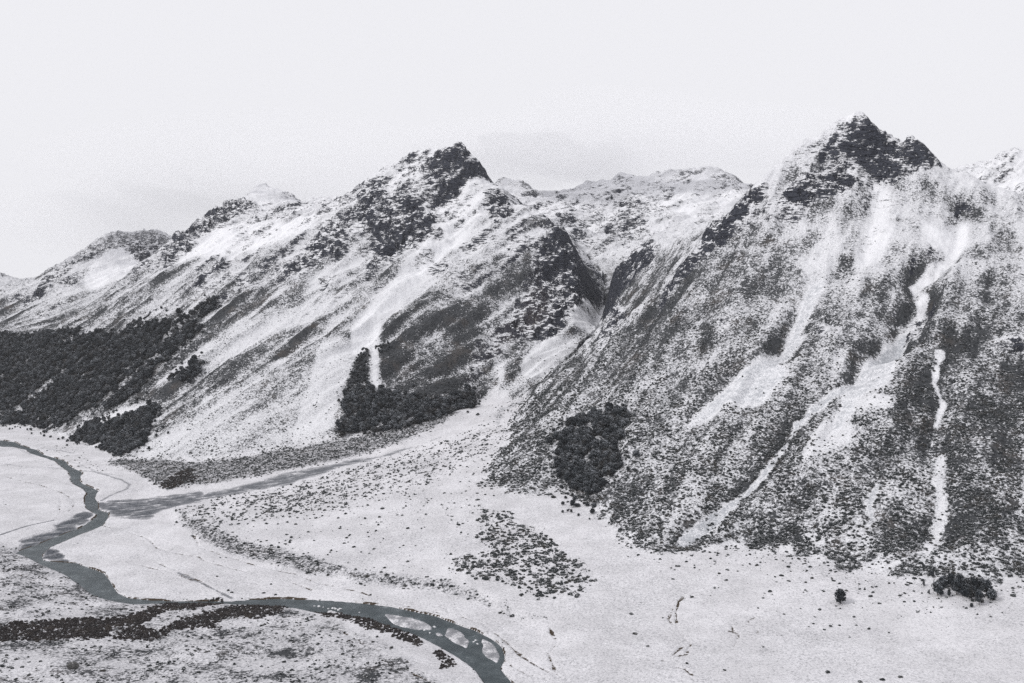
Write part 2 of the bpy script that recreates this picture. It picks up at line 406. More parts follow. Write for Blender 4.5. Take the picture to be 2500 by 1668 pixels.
# bare snow chutes and screes
chutes = [
    (z3([(1330,420),(1500,470),(1560,560),(1520,700),(1560,800),(1480,960),(1340,1010),(1330,900),(1440,750),(1440,650),(1430,520)]), .85, .05, MR),
    (z3([(1720,700),(1830,780),(2010,690),(2000,870),(1900,910),(1760,880)]), .95, 0, MR),
    (z3([(1060,1080),(1170,1060),(1100,1200),(1000,1350),(950,1480),(860,1540),(920,1400),(990,1280)]), .92, .5, MR),
    (z6([(930,0),(1040,0),(930,110),(860,200),(900,300),(760,460),(560,520),(300,620),(420,480),(600,320),(800,170),(900,90)]), .92, .50, MR),
    (z6([(1500,0),(1610,0),(1560,200),(1500,370),(1420,400),(1330,420),(1300,560),(1200,660),(1160,660),(1230,480),(1240,400),(1330,280),(1350,200),(1440,100)]), .95, .50, MR),
    (z3([(1690,1290),(1690,1240),(1640,1360),(1500,1558),(1370,1558),(1500,1400),(1600,1310)]), .95, .6, MR),
    (z6([(1060,640),(1280,560),(1300,720),(1130,760),(1000,860)]), .6, 0, MR),
    (z6([(1330,420),(1520,440),(1540,540),(1330,560)]), .7, 0, MR),
    (z3([(1100,230),(1180,190),(1280,85),(1390,60),(1450,105),(1400,128),(1260,185),(1160,225)]), .9, 0, MR),
    (z3([(1000,560),(1180,440),(1330,430),(1440,470),(1340,500),(1210,455)]), .8, 0, MR),
    (z3([(1060,920),(1200,760),(1260,880),(1160,1080),(1000,1060)]), .45, .1, MR),
    (z2([(780,860),(930,830),(1010,850),(700,1130),(600,1230),(480,1320),(470,1480),(420,1567),(290,1567),(300,1420),(380,1330),(450,1240),(600,1100)]), .92, .35, MC),
    (z5([(100,0),(410,0),(370,40),(290,200),(230,330),(200,430),(150,560),(0,640),(-120,640),(0,300)]), .5, .3, MC),
    (z5([(440,0),(480,0),(470,120),(480,270),(450,300),(430,230)]), .9, .05, MC),
    (z2([(880,700),(1020,560),(1180,540),(1200,640),(1000,850),(930,830)]), .8, 0, MC),
    (z2([(1850,1150),(2000,1230),(1950,1470),(1750,1390),(1810,1260)]), .8, .12, 2500),
    (z2([(1540,1500),(1650,1480),(1780,1567),(1560,1567)]), .7, .15, 2300),
    (z5([(1250,110),(1300,100),(1330,250),(1290,300)]), .6, .2, 2300), (z5([(1450,120),(1600,0),(1780,0),(1800,60),(1640,180),(1490,250),(1440,200)]), .65, .3, 2300),
    (z1([(1430,480),(1650,440),(1950,430),(2150,390),(2050,480),(1900,560),(1560,660),(1300,650),(1220,640)]), .92, 0, 3400),
    (z1([(560,800),(640,640),(800,600),(880,650),(930,690),(860,740),(600,860)]), .85, 0, 4200),
    (z1([(2338,900),(2338,960),(1700,1240),(1000,1567),(1150,1440),(1600,1150),(2000,1000)]), .4, .12, 2700),
    (z4([(1560,300),(2338,120),(2338,430),(2200,560),(1500,740),(900,740),(1000,640),(1300,480)]), .22, .20, 2500),
    (z4([(570,500),(900,400),(1100,360),(880,450),(700,490),(600,525)]), .9, .1, 2600)]
_n22 = fbm(XX, YY, 22, 3, 31); _n70 = fbm(XX, YY, 70, 2, 34); _n12 = fbm(XX, YY, 12, 2, 51)
for L, v, g, ym in chutes:
    M = np.clip(1.25*area(L, ym, 2, 0, 5.0), 0, 1)
    np.maximum(clear, M*v*np.clip(1.0+.5*_n26, 0, 1), out=clear); np.maximum(grav, M*g, out=grav)
for L, w, g, ym in (
    (z6([(1330,290),(1130,420),(990,560),(890,720),(760,880),(600,1000),(480,1120),(370,1200),(270,1290)]), 8, .56, MR),
    (z6([(1460,960),(1400,1060),(1420,1140),(1340,1240)]), 4, .55, MR),
    (z6([(1800,560),(1840,420),(1790,300),(1830,150)]), 5, .3, MR),     (z3([(1900,900),(1820,960),(1700,1060),(1740,1160),(1690,1290)]), 9, .05, MR)):
    D = line_dist(L, ym) + w*(.6*_n22+1.1*_n70)
    M = 1-sstep(w*.35, w*1.2, D)
    np.maximum(clear, M*np.clip(.80+1.0*_n26, .2, 1), out=clear); np.maximum(grav, M*g, out=grav)

D = line_dist(z6([(1830,760),(1810,900),(1830,1080),(1800,1200),(1750,1330)]), MR)+7*_n22+4*_n70
np.maximum(clear, .62*(1-sstep(1, 9, D)), out=clear)

# valley floor
vv = .23+.24*patch+.12*fbm(XX, YY, 24, 3, 42, .7)
terr = area(z7([(-200,60),(0,230),(150,290),(520,440),(760,590),(860,625),(1200,610),(1600,620),(1900,640),(2338,760),(2700,960),(2950,1156),(2950,1300),(-200,1300)]), MV, 3)
vv = vv + terr*(.26+.45*fbm(XX, YY, 35, 4, 41, .6))
veg += valley_w*np.clip(vv, 0, 1)
scrub_bank = area(z4([(700,770),(790,745),(1000,740),(1250,765),(1400,762),(1700,710),(2100,640),(2338,600),(2640,500),(2900,470),(3050,440),(2960,520),(2750,620),(2338,750),(1900,830),(1500,900),(1270,930),(1120,965),(1000,890),(820,800)]), MV, 2)
put(veg, scrub_bank, .60)
scarp_a = area(z4([(1170,1080),(1460,1200),(1640,1290),(1880,1330),(2100,1410),(2340,1480),(2600,1530),(2950,1575),(2950,1600),(2700,1600),(2340,1560),(2000,1500),(1740,1440),(1500,1385),(1300,1265),(1165,1150)]), MV, 2)
put(veg, scarp_a, .60)
scarp_b2 = area(z8([(0,350),(200,395),(560,425),(720,450),(950,500),(1100,560),(1190,640),(1420,725),(1510,760),(1300,730),(1100,650),(900,580),(600,525),(300,500),(0,440)]), MV, 2)
put(veg, scarp_b2, .58)
put(veg, area(z7([(0,760),(300,730),(700,720),(1000,660),(1200,610),(1550,590),(1880,640),(1880,680),(1600,700),(1350,790),(1000,860),(600,860),(0,860)]), MV, 3), .42)
put(veg, area(z7([(0,860),(600,860),(900,870),(800,960),(500,900),(0,960)]), MV, 5), .5)
put(veg, area(z7([(280,1060),(450,1000),(620,1040),(850,1040),(800,1100),(600,1156),(330,1130)]), MV, 5), .62)
grav_fan = area(zb([(1130,800),(1200,765),(1500,750),(1850,720),(2240,665),(2240,780),(2000,820),(1900,850),(1720,900),(1640,980),(1380,970),(1190,940),(1120,890)]), MV, 2)
grav_fan2 = area(z4([(1380,975),(1500,950),(1900,850),(2338,758),(2640,700),(2980,590),(2980,600),(2640,720),(2338,792),(1900,930),(1500,1000),(1300,1040)]), MV, 2)
flow = fbm(XX*.98+YY*.18, (YY*.98-XX*.18)*3.2, 30, 4, 55, .65); flow2 = fbm((XX*.72+YY*.7), (YY*.72-XX*.7)*3.5, 34, 4, 56, .65)
gs = np.clip(.88+.9*flow, .35, 1); gs2 = np.clip(.95+1.0*flow2, .3, 1)
put(grav, grav_fan, .95); put(grav, grav_fan2, .9); grav *= 1-np.maximum(grav_fan, grav_fan2)*(1-gs)
put(grav, area(z5([(1250,420),(1460,335),(1480,360),(1350,420),(1270,560),(1230,570)]), MV, 2), .5)
put(grav, area(z5([(1000,700),(1100,620),(1200,580),(1180,640),(1080,720)]), MV, 3), .35)
put(clear, np.maximum(grav_fan, grav_fan2), .9)
bar_l = area(zb([(150,1285),(300,1190),(560,1090),(760,960),(920,880),(1040,905),(1050,930),(960,990),(860,1075),(620,1160),(420,1240),(240,1330)]), MV, 1)
bar_m = area(zb([(440,1390),(470,1310),(560,1280),(620,1330),(700,1380),(780,1450),(600,1430)]), MV, 1)
bar_c = area(zb([(1050,790),(1100,775),(1210,800),(1190,850),(1120,880),(1060,860)]), MV, 1)
put(grav, bar_l*gs2, 1.0); put(grav, bar_m*gs2, 1.0); put(grav, bar_c, .85)
put(clear, np.maximum(bar_l, np.maximum(bar_m, bar_c)), .95)
for L, w, g in (
    (zb([(0,1150),(120,1110),(300,1050),(590,985)]), 3.0, .75), (zb([(0,365),(250,400),(500,410),(740,435)]), 3.0, .6),
    (zb([(1110,770),(1210,715),(1380,650),(1420,600),(1330,545),(1180,500),(1040,460),(900,445)]), 4.0, .6),
    (zb([(0,180),(200,200),(330,270)]), 4.0, .5), (zb([(430,200),(600,215),(800,255)]), 5, .5), (zb([(740,340),(900,390),(1050,455),(1300,500),(1500,550)]), 4, .45),
    (z7([(1200,410),(1380,490),(1560,580)]), 2.6, .7)):
    D = line_dist(L, MV)
    put(grav, 1-sstep(w*.4, w*1.3, D+1.5*_n12), g)
# little creeks cut through the snow, brown banks
creek = np.zeros((NV, NU)); _cn = fbm(XX, YY, 13, 3, 61); _cb = np.clip(.75+.9*fbm(XX, YY, 30, 2, 62), .4, 1)
for L, w in (
    (z8([(-1040,-50),(-990,30),(-900,60),(-800,95),(-660,120),(-380,160),(0,487),(200,545),(380,580),(560,635)]), 1.3) if False else (z7([(1310,160),(1350,240),(1480,280),(1600,320),(1800,380),(2000,420),(2150,480),(2400,530),(2530,570),(2760,635)]), 1.6),
    (z7([(690,90),(850,130),(1000,180),(1060,240),(1200,280),(1340,300),(1380,330),(1600,390),(1900,450),(2100,520)]), .7),
    (z8([(720,670),(900,700),(1050,760),(1190,860),(1300,970),(1450,1060),(1650,1156)]), .9), (z8([(1180,860),(1300,960)]), .8),
    (z8([(1150,900),(1200,1010),(1350,1100),(1500,1140),(1560,1160)]), 1.0),
    (z8([(2330,650),(2300,720),(2330,760)]), 1.5), (z8([(2260,1000),(2330,960),(2400,900)]), 1.5), (z8([(1500,780),(1550,870),(1490,960),(1530,1060),(1560,1156)]), 1.2),
    (z9([(80,540),(20,600),(0,680),(10,780),(60,850),(100,885),(70,960),(0,970)]), 1.2), (z9([(360,800),(420,815),(480,800)]), .9), (z9([(385,755),(380,790),(420,815),(415,860),(390,905)]), .9),
    (z9([(540,700),(485,735),(545,775),(550,810)]), .9), (z9([(0,1045),(60,1060),(110,1100)]), 1.0),
    (zb([(420,590),(560,640),(700,690),(780,750),(830,780),(790,840)]), 1.0), (zb([(0,490),(300,570),(440,600)]), .7), (zb([(640,880),(670,800),(660,740)]), .7),
    (z7([(860,340),(1000,370),(1180,410),(1300,460)]), 1.4), (z7([(1050,335),(1150,380),(1280,430),(1440,510)]), 1.2),
    (z8([(0,760),(100,800),(350,940),(550,1070),(750,1180)]), 1.1), (z7([(0,400),(150,430),(350,500)]), 1.0)):
    w = max(w*1.15, 1.35)
    D = line_dist(L, MV, 6) + 2.0*_cn
    put(creek, (1-sstep(w*.5, w*1.5, D))*_cb, 1)
put(brown, creek, .66)

# the river: channel outline from both banks
river_out = (zb([(0,105),(90,118),(160,128),(225,160),(330,195),(400,210),(440,240),(470,265),(600,300),(720,335),(740,375),(800,410),(890,445),(885,500),(865,545),(900,580),(1000,620),(1075,655),(1050,700),(1035,740),(1060,770),(1060,850),(1120,885),(1190,890),(1175,960),(1120,1035),(1000,1090),(880,1130),(720,1200),(560,1270),(500,1300),(450,1370),(460,1400),(600,1430),(780,1450),(860,1450)])
    + z7([(520,345),(640,385),(700,410),(740,460),(790,540),(860,575),(1000,590),(1150,598),(1550,598),(1650,590),(1880,580),(2200,590)])
    + z8([(0,590),(200,605),(430,630),(560,660),(720,690),(860,745),(1000,790),(1100,840),(1170,890),(1195,960),(1175,1030),(1160,1045),(1250,1156),(1330,1260)])
    + z8([(1160,1260),(1070,1156),(1000,1060),(900,980),(760,900),(600,820),(430,770),(300,720),(150,690),(0,650)])
    + z7([(2200,680),(2000,640),(1880,628),(1550,615),(1200,612),(900,613),(780,595),(640,560),(540,480),(440,410),(260,330),(160,280)])
    + zb([(230,1360),(160,1310),(420,1240),(620,1160),(870,1070),(1000,985),(1070,930),(1040,900),(950,860),(935,800),(930,740),(960,690),(900,630),(800,580),(770,540),(770,490),(740,440),(660,385),(620,340),(450,285),(330,250),(300,215),(160,180),(60,180),(0,178)]))
river_m = fill_cr([pick(x, y) for x, y in dense(river_out, True, 4)])
bars = [z8([(360,680),(440,690),(600,720),(700,750),(700,790),(600,790),(500,770),(420,745)]), z8([(800,765),(880,800),(950,860),(940,920),(860,890),(790,840)]),
        z8([(1050,825),(1120,880),(1145,940),(1140,990),(1110,1010),(1030,945)]), z8([(220,700),(265,705),(250,722),(225,716)]), z8([(730,800),(780,810),(770,845),(735,830)]),
        z8([(1130,1000),(1150,1010),(1140,1025),(1125,1015)]), zb([(1090,850),(1150,845),(1140,865),(1105,865)])]
bar_m2 = np.zeros((NV, NU))
for b in bars: bar_m2 = np.maximum(bar_m2, 1.0*fill_cr([pick(x, y) for x, y in dense(b, True, 3)]))
bar_m2 = warp(bar_m2, 6)*river_m
wet = np.clip(river_m-bar_m2, 0, 1)
near_river = blur(river_m, 2, 1)
put(brown, np.clip(near_river*2.6, 0, 1)*(1-river_m)*np.clip(.75+1.2*fbm(XX, YY, 25, 2, 71), 0, 1), 1.0)
put(grav, np.clip(blur(bar_m2, 1, 1)-.5*bar_m2, 0, 1), .6); put(grav, bar_m2*np.clip(.85+.35*_n12, .3, 1), .66)
put(clear, river_m, 1)
flat_patch = area(z5([(1300,900),(1600,960),(1750,1050),(1900,1130),(2200,1400),(2338,1440),(2338,1567),(1850,1567),(1640,1320),(1380,1150),(1250,1060)]), MV, 6)

veg = np.clip(veg, 0, 1)*(1-clear)
brown = np.maximum(brown, .35*dark_wall*np.clip(.6+fbm(XX, YY, 30, 3, 82), 0, 1))
brown = np.maximum(brown, .6*area(z2([(1540,1040),(1600,1100),(1640,1300),(1480,1500),(1220,1567),(1280,1450),(1400,1370),(1450,1180)]), MC, 3)*np.clip(.75+fbm(XX, YY, 40, 3, 81), 0, 1))

# ------------------------------------------------------------------ relief
far_f = np.clip(YY/2000, .6, 2.2)
rel = mount*(10*fbm(XX, YY, 260, 3, 91) + 8.0*fbm(XX, YY, 90, 4, 92, .6))
hi = sstep(120, 400, BASE)*mount
rel += hi*13*(ridged(XX, YY, 140, 4, 93, .55)-.35)
def ribs(d, a, b, s, oct=3):
    wob = 45*fbm(XX, YY, 300, 2, s+1)
    p = XX*d[1]-YY*d[0]+wob; q = XX*d[0]+YY*d[1]
    return ridged(p, q*(a/b), a, oct, s, .5)
up = sstep(10, 130, BASE)
rib_c = ribs(fall_c, 120, 900, 27); rib_r = ribs(fall_r, 130, 700, 29)
rel += right_m*mount*up*(5*st_r + 13*rib_r) + left_m*mount*up*(8.0*st_c + 24*rib_c)
rel += 1.0*fbm(XX, YY, 70, 4, 94)*(1-mount) + terr*(2.2*fbm(XX, YY, 45, 4, 95))
for L, w, d, ym in (
    (z3([(1500,480),(1440,700),(1380,950),(1130,1080),(1000,1340),(920,1500)]), 24, 8, MR),
    (z6([(920,100),(700,300),(500,420)]), 30, 5, MR),
    (z3([(2000,640),(1900,900),(1820,960),(1700,1060),(1740,1160),(1690,1290),(1560,1460)]), 26, 16, MR),
    (z6([(1500,60),(1360,250),(1240,480),(1180,650)]), 26, 6, MR),
    (z6([(1340,280),(1130,420),(990,560),(890,720),(760,880),(600,1000),(480,1120),(300,1260)]), 16, 4, MR),
    (z6([(1900,120),(1820,350),(1810,600),(1820,900),(1800,1200)]), 30, 9, MR), (z6([(2328,300),(2150,560),(2250,760)]), 30, 6, MR),
    (z2([(1060,640),(940,840),(700,1120),(480,1310),(380,1500),(330,1567)]), 24, 9, MC),
    (z1([(2050,540),(1860,720),(1400,1050),(1000,1280),(800,1400)]), 26, 8, 2900),
    (z1([(1480,960),(1090,1190),(700,1330)]), 30, 8, 2900),
    (z1([(1240,1250),(900,1500)]), 26, 6, 2900)):
    D = line_dist(L, ym, 12, 0, w*3)
    rel -= 1.5*d*np.exp(-(D/w)**2)
# crags: ledges and buttresses where rock shows
rk = np.clip(blur(rock, 2, 2), 0, 1)
strat = BASE + .62*XX - .10*YY + 9*fbm(XX, YY, 70, 4, 101)
for stp, amp in ((31.0, 3.0),):
    t = strat/stp; fr = t-np.floor(t)
    rel += rk*amp*(sstep(.2, .8, fr)-fr)
sel = rk > .03
xs, ys, ks = XX[sel]+10*_w1[sel], YY[sel]+10*_w2[sel], rk[sel]
pr, qr = xs*.8+ys*.6, (-xs*.6+ys*.8)
rel[sel] += ks*(8*facets(pr, qr*.7, 34, 1) + 6*facets(pr, qr*.8, 15, 2) + 1.3*facets(pr, qr, 8, 3))
rel += rk*(6*ridged(XX, YY, 52, 4, 102, .6))
rel += mount*(1-rk)*(.9*fbm(XX, YY, 16, 3, 104) + hi*1.2*fbm(XX, YY, 24, 3, 105))
H = BASE + rel
lev = blur(river_m, 3, 2)
H = H*(1-sstep(.05, .5, lev)) + np.minimum(H, 1.4)*sstep(.05, .5, lev)
H -= 1.0*creek*(1-mount)
H = np.where((bar_m2 > .5), .75+.25*fbm(XX, YY, 9, 2, 111), H)
barz = np.maximum(bar_l, np.maximum(bar_m, bar_c))
H = np.where((barz > .4) & (river_m < .5), .65+.25*fbm(XX, YY, 14, 3, 112), H)
wb = sstep(.12, .88, blur(wet, 1, 2))
H = H*(1-wb) - 1.3*wb

def vnormals(Hm):
    dHu = np.gradient(Hm, axis=1)/np.gradient(XX, axis=1)
    dHv = (np.gradient(Hm, axis=0) - dHu*np.gradient(XX, axis=0))/np.gradient(YY, axis=0)
    N = np.stack([-dHu, -dHv, np.ones_like(Hm)], -1)
    return N/np.linalg.norm(N, axis=-1, keepdims=True)
NRM = vnormals(H)
nzs = blur(NRM[..., 2], 1, 1)
curv = blur(H, 2, 1)-blur(H, 9, 2)                    # ribs stand proud, gullies lie low
cvn = np.clip(curv/(.0025*YY), -1, 1)
rock = np.maximum(rock, mount*sstep(140, 260, BASE)*(1-clear)*(1-summit_cap)*sstep(.62, .48, nzs)*.75)
rock = np.maximum(rock, left_m*sstep(.30, .62, rib_c)*sstep(190, 330, BASE)*(1-.7*clear)*np.clip(.55+1.3*fbm(XX, YY, 80, 3, 84), 0, .95))
veg = np.clip(veg + (1-clear)*mount*(.9*np.clip(.80-nzs, -.15, .2) + .10*cvn*left_m - .12*cvn*right_m), 0, 1)*(1-.6*rock)

# ------------------------------------------------------------------ materials
def new_mat(name):
    m = bpy.data.materials.new(name); m.use_nodes = True
    n = m.node_tree; n.nodes.clear()
    return m, n
class NB:
    def __init__(s, n): s.n = n
    def add(s, t, **k):
        o = s.n.nodes.new(t)
        for a, b in k.items(): setattr(o, a, b)
        return o
    def val(s, sock, v):
        if hasattr(v, 'is_output'): s.n.links.new(v, sock)
        else: sock.default_value = v
    def math(s, op, a, b=None, c=None, clamp=False):
        o = s.add('ShaderNodeMath', operation=op); o.use_clamp = clamp
        s.val(o.inputs[0], a)
        if b is not None: s.val(o.inputs[1], b)
        if c is not None: s.val(o.inputs[2], c)
        return o.outputs[0]
    def noise(s, vec, scale, detail=3, rough=.55, dist=0):
        o = s.add('ShaderNodeTexNoise'); o.inputs['Scale'].default_value = scale; o.inputs['Detail'].default_value = detail
        o.inputs['Roughness'].default_value = rough; o.inputs['Distortion'].default_value = dist
        s.n.links.new(vec, o.inputs['Vector']); return o.outputs['Fac']
    def ramp(s, x, a, b):
        o = s.add('ShaderNodeMapRange', interpolation_type='SMOOTHSTEP'); s.val(o.inputs['Value'], x)
        s.val(o.inputs['From Min'], a); s.val(o.inputs['From Max'], b); return o.outputs['Result']
    def mix(s, f, a, b):
        o = s.add('ShaderNodeMix', data_type='RGBA'); s.val(o.inputs[0], f)
        for i, v in ((6, a), (7, b)):
            if isinstance(v, tuple): o.inputs[i].default_value = v+(1,) if len(v) == 3 else v
            else: s.n.links.new(v, o.inputs[i])
        return o.outputs[2]
    def scalevec(s, vec, v):
        o = s.add('ShaderNodeVectorMath', operation='MULTIPLY'); s.n.links.new(vec, o.inputs[0]); o.inputs[1].default_value = v; return o.outputs[0]
    def finish(s, colr, rough=.9, spec=.1, bump=None, bstr=.5, bdist=1.0):
        p = s.add('ShaderNodeBsdfPrincipled'); s.val(p.inputs['Base Color'], colr if not isinstance(colr, tuple) else colr+(1,))
        s.val(p.inputs['Roughness'], rough); p.inputs['Specular IOR Level'].default_value = spec
        if bump is not None:
            b = s.add('ShaderNodeBump'); b.inputs['Strength'].default_value = bstr; b.inputs['Distance'].default_value = bdist
            s.n.links.new(bump, b.inputs['Height']); s.n.links.new(b.outputs[0], p.inputs['Normal'])
        o = s.add('ShaderNodeOutputMaterial'); s.n.links.new(p.outputs[0], o.inputs['Surface']); return p

SNOW = (.80, .795, .82)
def terrain_material():
    m, n = new_mat('snowy_ground'); b = NB(n)
    geo = b.add('ShaderNodeNewGeometry'); pos = geo.outputs['Position']
    A = b.add('ShaderNodeAttribute', attribute_name='cover'); sep = b.add('ShaderNodeSeparateColor'); n.links.new(A.outputs['Color'], sep.inputs[0])
    B = b.add('ShaderNodeAttribute', attribute_name='cover2'); sepb = b.add('ShaderNodeSeparateColor'); n.links.new(B.outputs['Color'], sepb.inputs[0])
    rk_, vg, gv = sep.outputs[0], sep.outputs[1], sep.outputs[2]
    br, mt = sepb.outputs[0], sepb.outputs[1]
    sn = b.add('ShaderNodeSeparateXYZ'); n.links.new(geo.outputs['Normal'], sn.inputs[0]); nz = sn.outputs[2]
    n_big = b.noise(pos, .020, 5, .6)
    n_med = b.noise(pos, .11, 6, .68)
    n_fin = b.noise(pos, .34, 5, .75)
    n_flt = b.noise(b.scalevec(pos, (1, 1, 2.2)), .55, 3, .6)
    # thin plants poking through the snow
    sp = b.math('ADD', b.math('MULTIPLY', n_fin, .62), b.math('MULTIPLY', n_med, .38))
    vth = b.math('MULTIPLY_ADD', vg, -.42, .745)
    plants = b.ramp(sp, b.math('SUBTRACT', vth, .035), b.math('ADD', vth, .045))
    fine = b.math('MULTIPLY', b.ramp(n_flt, .55, .70), b.math('MULTIPLY_ADD', vg, 1.0, .32), clamp=True)
    # cliffs
    mp = b.add('ShaderNodeMapping'); n.links.new(pos, mp.inputs['Vector'])
    mp.inputs['Rotation'].default_value = (.35, .95, .3); mp.inputs['Scale'].default_value = (.6, .9, 1.8)
    st = b.noise(mp.outputs[0], .085, 7, .74, .5)
    mq = b.add('ShaderNodeMapping'); n.links.new(pos, mq.inputs['Vector'])
    mq.inputs['Rotation'].default_value = (-.3, -.75, .5); mq.inputs['Scale'].default_value = (.45, 1.2, 2.6)
    st2 = b.noise(mq.outputs[0], .16, 5, .7, .3)
    e = b.math('MULTIPLY_ADD', rk_, .33, b.math('MULTIPLY', b.math('SUBTRACT', .70, nz), b.math('MULTIPLY_ADD', rk_, .85, .3)))
    e = b.math('ADD', e, b.math('MULTIPLY', b.math('SUBTRACT', st, .5), b.math('MULTIPLY_ADD', rk_, 1.7, .3)))
    e = b.math('ADD', e, b.math('MULTIPLY', b.math('SUBTRACT', st2, .5), b.math('MULTIPLY_ADD', rk_, 1.9, .1)))
    e = b.math('ADD', e, b.math('MULTIPLY', b.math('SUBTRACT', n_fin, .5), .45))
    cliffs = b.ramp(e, .175, .255)
    # gravel with snow caught between the stones
    gth = b.math('MULTIPLY_ADD', gv, -.52, .76)
    gn = b.math('ADD', b.math('MULTIPLY', n_flt, .55), b.math('MULTIPLY', n_med, .45))
    gr = b.ramp(gn, b.math('SUBTRACT', gth, .09), b.math('ADD', gth, .09))
    gr = b.math('MULTIPLY', gr, b.math('MULTIPLY_ADD', gv, .7, .3))
    bth = b.math('MULTIPLY_ADD', br, -.55, .78)
    be = b.ramp(sp, b.math('SUBTRACT', bth, .04), b.math('ADD', bth, .05))
    # colours
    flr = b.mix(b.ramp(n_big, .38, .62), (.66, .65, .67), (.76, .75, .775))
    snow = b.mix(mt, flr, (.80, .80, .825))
    snow = b.mix(b.math('MULTIPLY', b.ramp(n_flt, .45, .75), .16), snow, (.45, .44, .46))
    dust = b.math('MULTIPLY', b.math('MULTIPLY', vg, 1.15, clamp=True), b.math('MULTIPLY_ADD', b.ramp(b.math('ADD', b.math('MULTIPLY', n_fin, .5), b.math('MULTIPLY', n_flt, .5)), .41, .55), .80, .20))
    snow = b.mix(dust, snow, (.22, .225, .245))
    pl = b.mix(b.ramp(n_med, .35, .65), (.013, .015, .018), (.046, .049, .053))
    pl = b.mix(b.math('MULTIPLY', b.ramp(n_big, .52, .70), .6), pl, (.070, .058, .050))
    rc = b.mix(b.ramp(st2, .38, .62), (.007, .008, .013), (.060, .064, .080))
    rc = b.mix(b.math('MULTIPLY', br, .7), rc, (.060, .045, .045))
    gc = b.mix(b.ramp(n_flt, .35, .65), (.028, .032, .040), (.15, .16, .18))
    gc = b.mix(b.math('MULTIPLY', mt, .8), gc, (.30, .32, .35))
    bc = b.mix(n_fin, (.022, .018, .015), (.095, .072, .050))
    c = b.mix(gr, snow, gc)
    c = b.mix(fine, c, (.16, .16, .165))
    c = b.mix(b.math('MULTIPLY', plants, .96), c, pl)
    c = b.mix(be, c, bc)
    c = b.mix(cliffs, c, rc)
    hgt = b.math('ADD', b.math('MULTIPLY', n_med, 2.0), b.math('MULTIPLY', n_fin, .9))
    hgt = b.math('ADD', hgt, b.math('MULTIPLY', b.math('MULTIPLY', st, cliffs), 4.0))
    b.finish(c, .92, .05, hgt, .7, 1.6)
    return m
M_TERR = terrain_material()

# ------------------------------------------------------------------ terrain meshes
def terrain_object(name, fm, label):
    idx = np.arange(NV*NU).reshape(NV, NU)
    q = np.stack([idx[:-1, :-1], idx[:-1, 1:], idx[1:, 1:], idx[1:, :-1]], -1)[fm]
    used, inv = np.unique(q, return_inverse=True)
    inv = inv.reshape(-1)
    me = bpy.data.meshes.new(name)
    nf = len(q)
    me.vertices.add(len(used)); me.loops.add(nf*4); me.polygons.add(nf)
    co = np.stack([XX.ravel()[used], YY.ravel()[used], H.ravel()[used]], -1).astype(np.float32)
    me.vertices.foreach_set('co', co.ravel())
    me.loops.foreach_set('vertex_index', inv.astype(np.int32))
    me.polygons.foreach_set('loop_start', np.arange(0, nf*4, 4, dtype=np.int32))
    me.polygons.foreach_set('use_smooth', np.ones(nf, bool))
    me.update(calc_edges=True)
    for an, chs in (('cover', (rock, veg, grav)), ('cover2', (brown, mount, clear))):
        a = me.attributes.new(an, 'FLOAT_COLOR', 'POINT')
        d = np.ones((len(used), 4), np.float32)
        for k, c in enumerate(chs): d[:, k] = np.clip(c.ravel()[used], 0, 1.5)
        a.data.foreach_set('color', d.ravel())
    me.normals_split_custom_set_from_vertices(NRM.reshape(-1, 3)[used].astype(np.float32))
    me.materials.append(M_TERR)
    o = bpy.data.objects.new(name, me); col.objects.link(o)
    o['kind'] = 'structure'; o['label'] = label
    return o
fv = valley_m[:-1, :-1] > .5; fr_ = (right_m[:-1, :-1] > .5) & ~fv; fl = ~(fv | fr_)
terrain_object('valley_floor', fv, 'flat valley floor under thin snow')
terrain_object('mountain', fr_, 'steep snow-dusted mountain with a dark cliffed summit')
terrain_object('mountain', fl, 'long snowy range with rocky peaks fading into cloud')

# ------------------------------------------------------------------ river water
def river_object():
    cells = blur(wet, 1, 1) > .01
    fm = cells[:-1, :-1] | cells[1:, 1:] | cells[1:, :-1] | cells[:-1, 1:]
    fm &= (YY[:-1, :-1] < 4000)
    idx = np.arange(NV*NU).reshape(NV, NU)
    q = np.stack([idx[:-1, :-1], idx[:-1, 1:], idx[1:, 1:], idx[1:, :-1]], -1)[fm]
    used, inv = np.unique(q, return_inverse=True); inv = inv.reshape(-1)
    co = np.stack([XX.ravel()[used], YY.ravel()[used], np.full(len(used), .25)], -1)
    me = bpy.data.meshes.new('river'); me.from_pydata(co.tolist(), [], inv.reshape(-1, 4).tolist()); me.update()
    m, n = new_mat('river_water'); b = NB(n)
    geo = b.add('ShaderNodeNewGeometry'); pos = geo.outputs['Position']
    w1 = b.noise(pos, .30, 5, .7, 1.0); w2 = b.noise(pos, .05, 4, .6)
    c = b.mix(b.ramp(w2, .35, .65), (.030, .042, .048), (.060, .076, .084))
    c = b.mix(b.math('MULTIPLY', b.ramp(b.math('ADD', b.math('MULTIPLY', w1, .6), b.math('MULTIPLY', w2, .4)), .56, .66), .5), c, (.38, .41, .43))
    p = b.finish(c, .30, .22, w1, .35, .8); p.inputs['IOR'].default_value = 1.33
    me.materials.append(m)
    o = bpy.data.objects.new('river', me); col.objects.link(o); o['kind'] = 'structure'; o['label'] = 'grey-green braided river winding along the valley floor'
river_object()

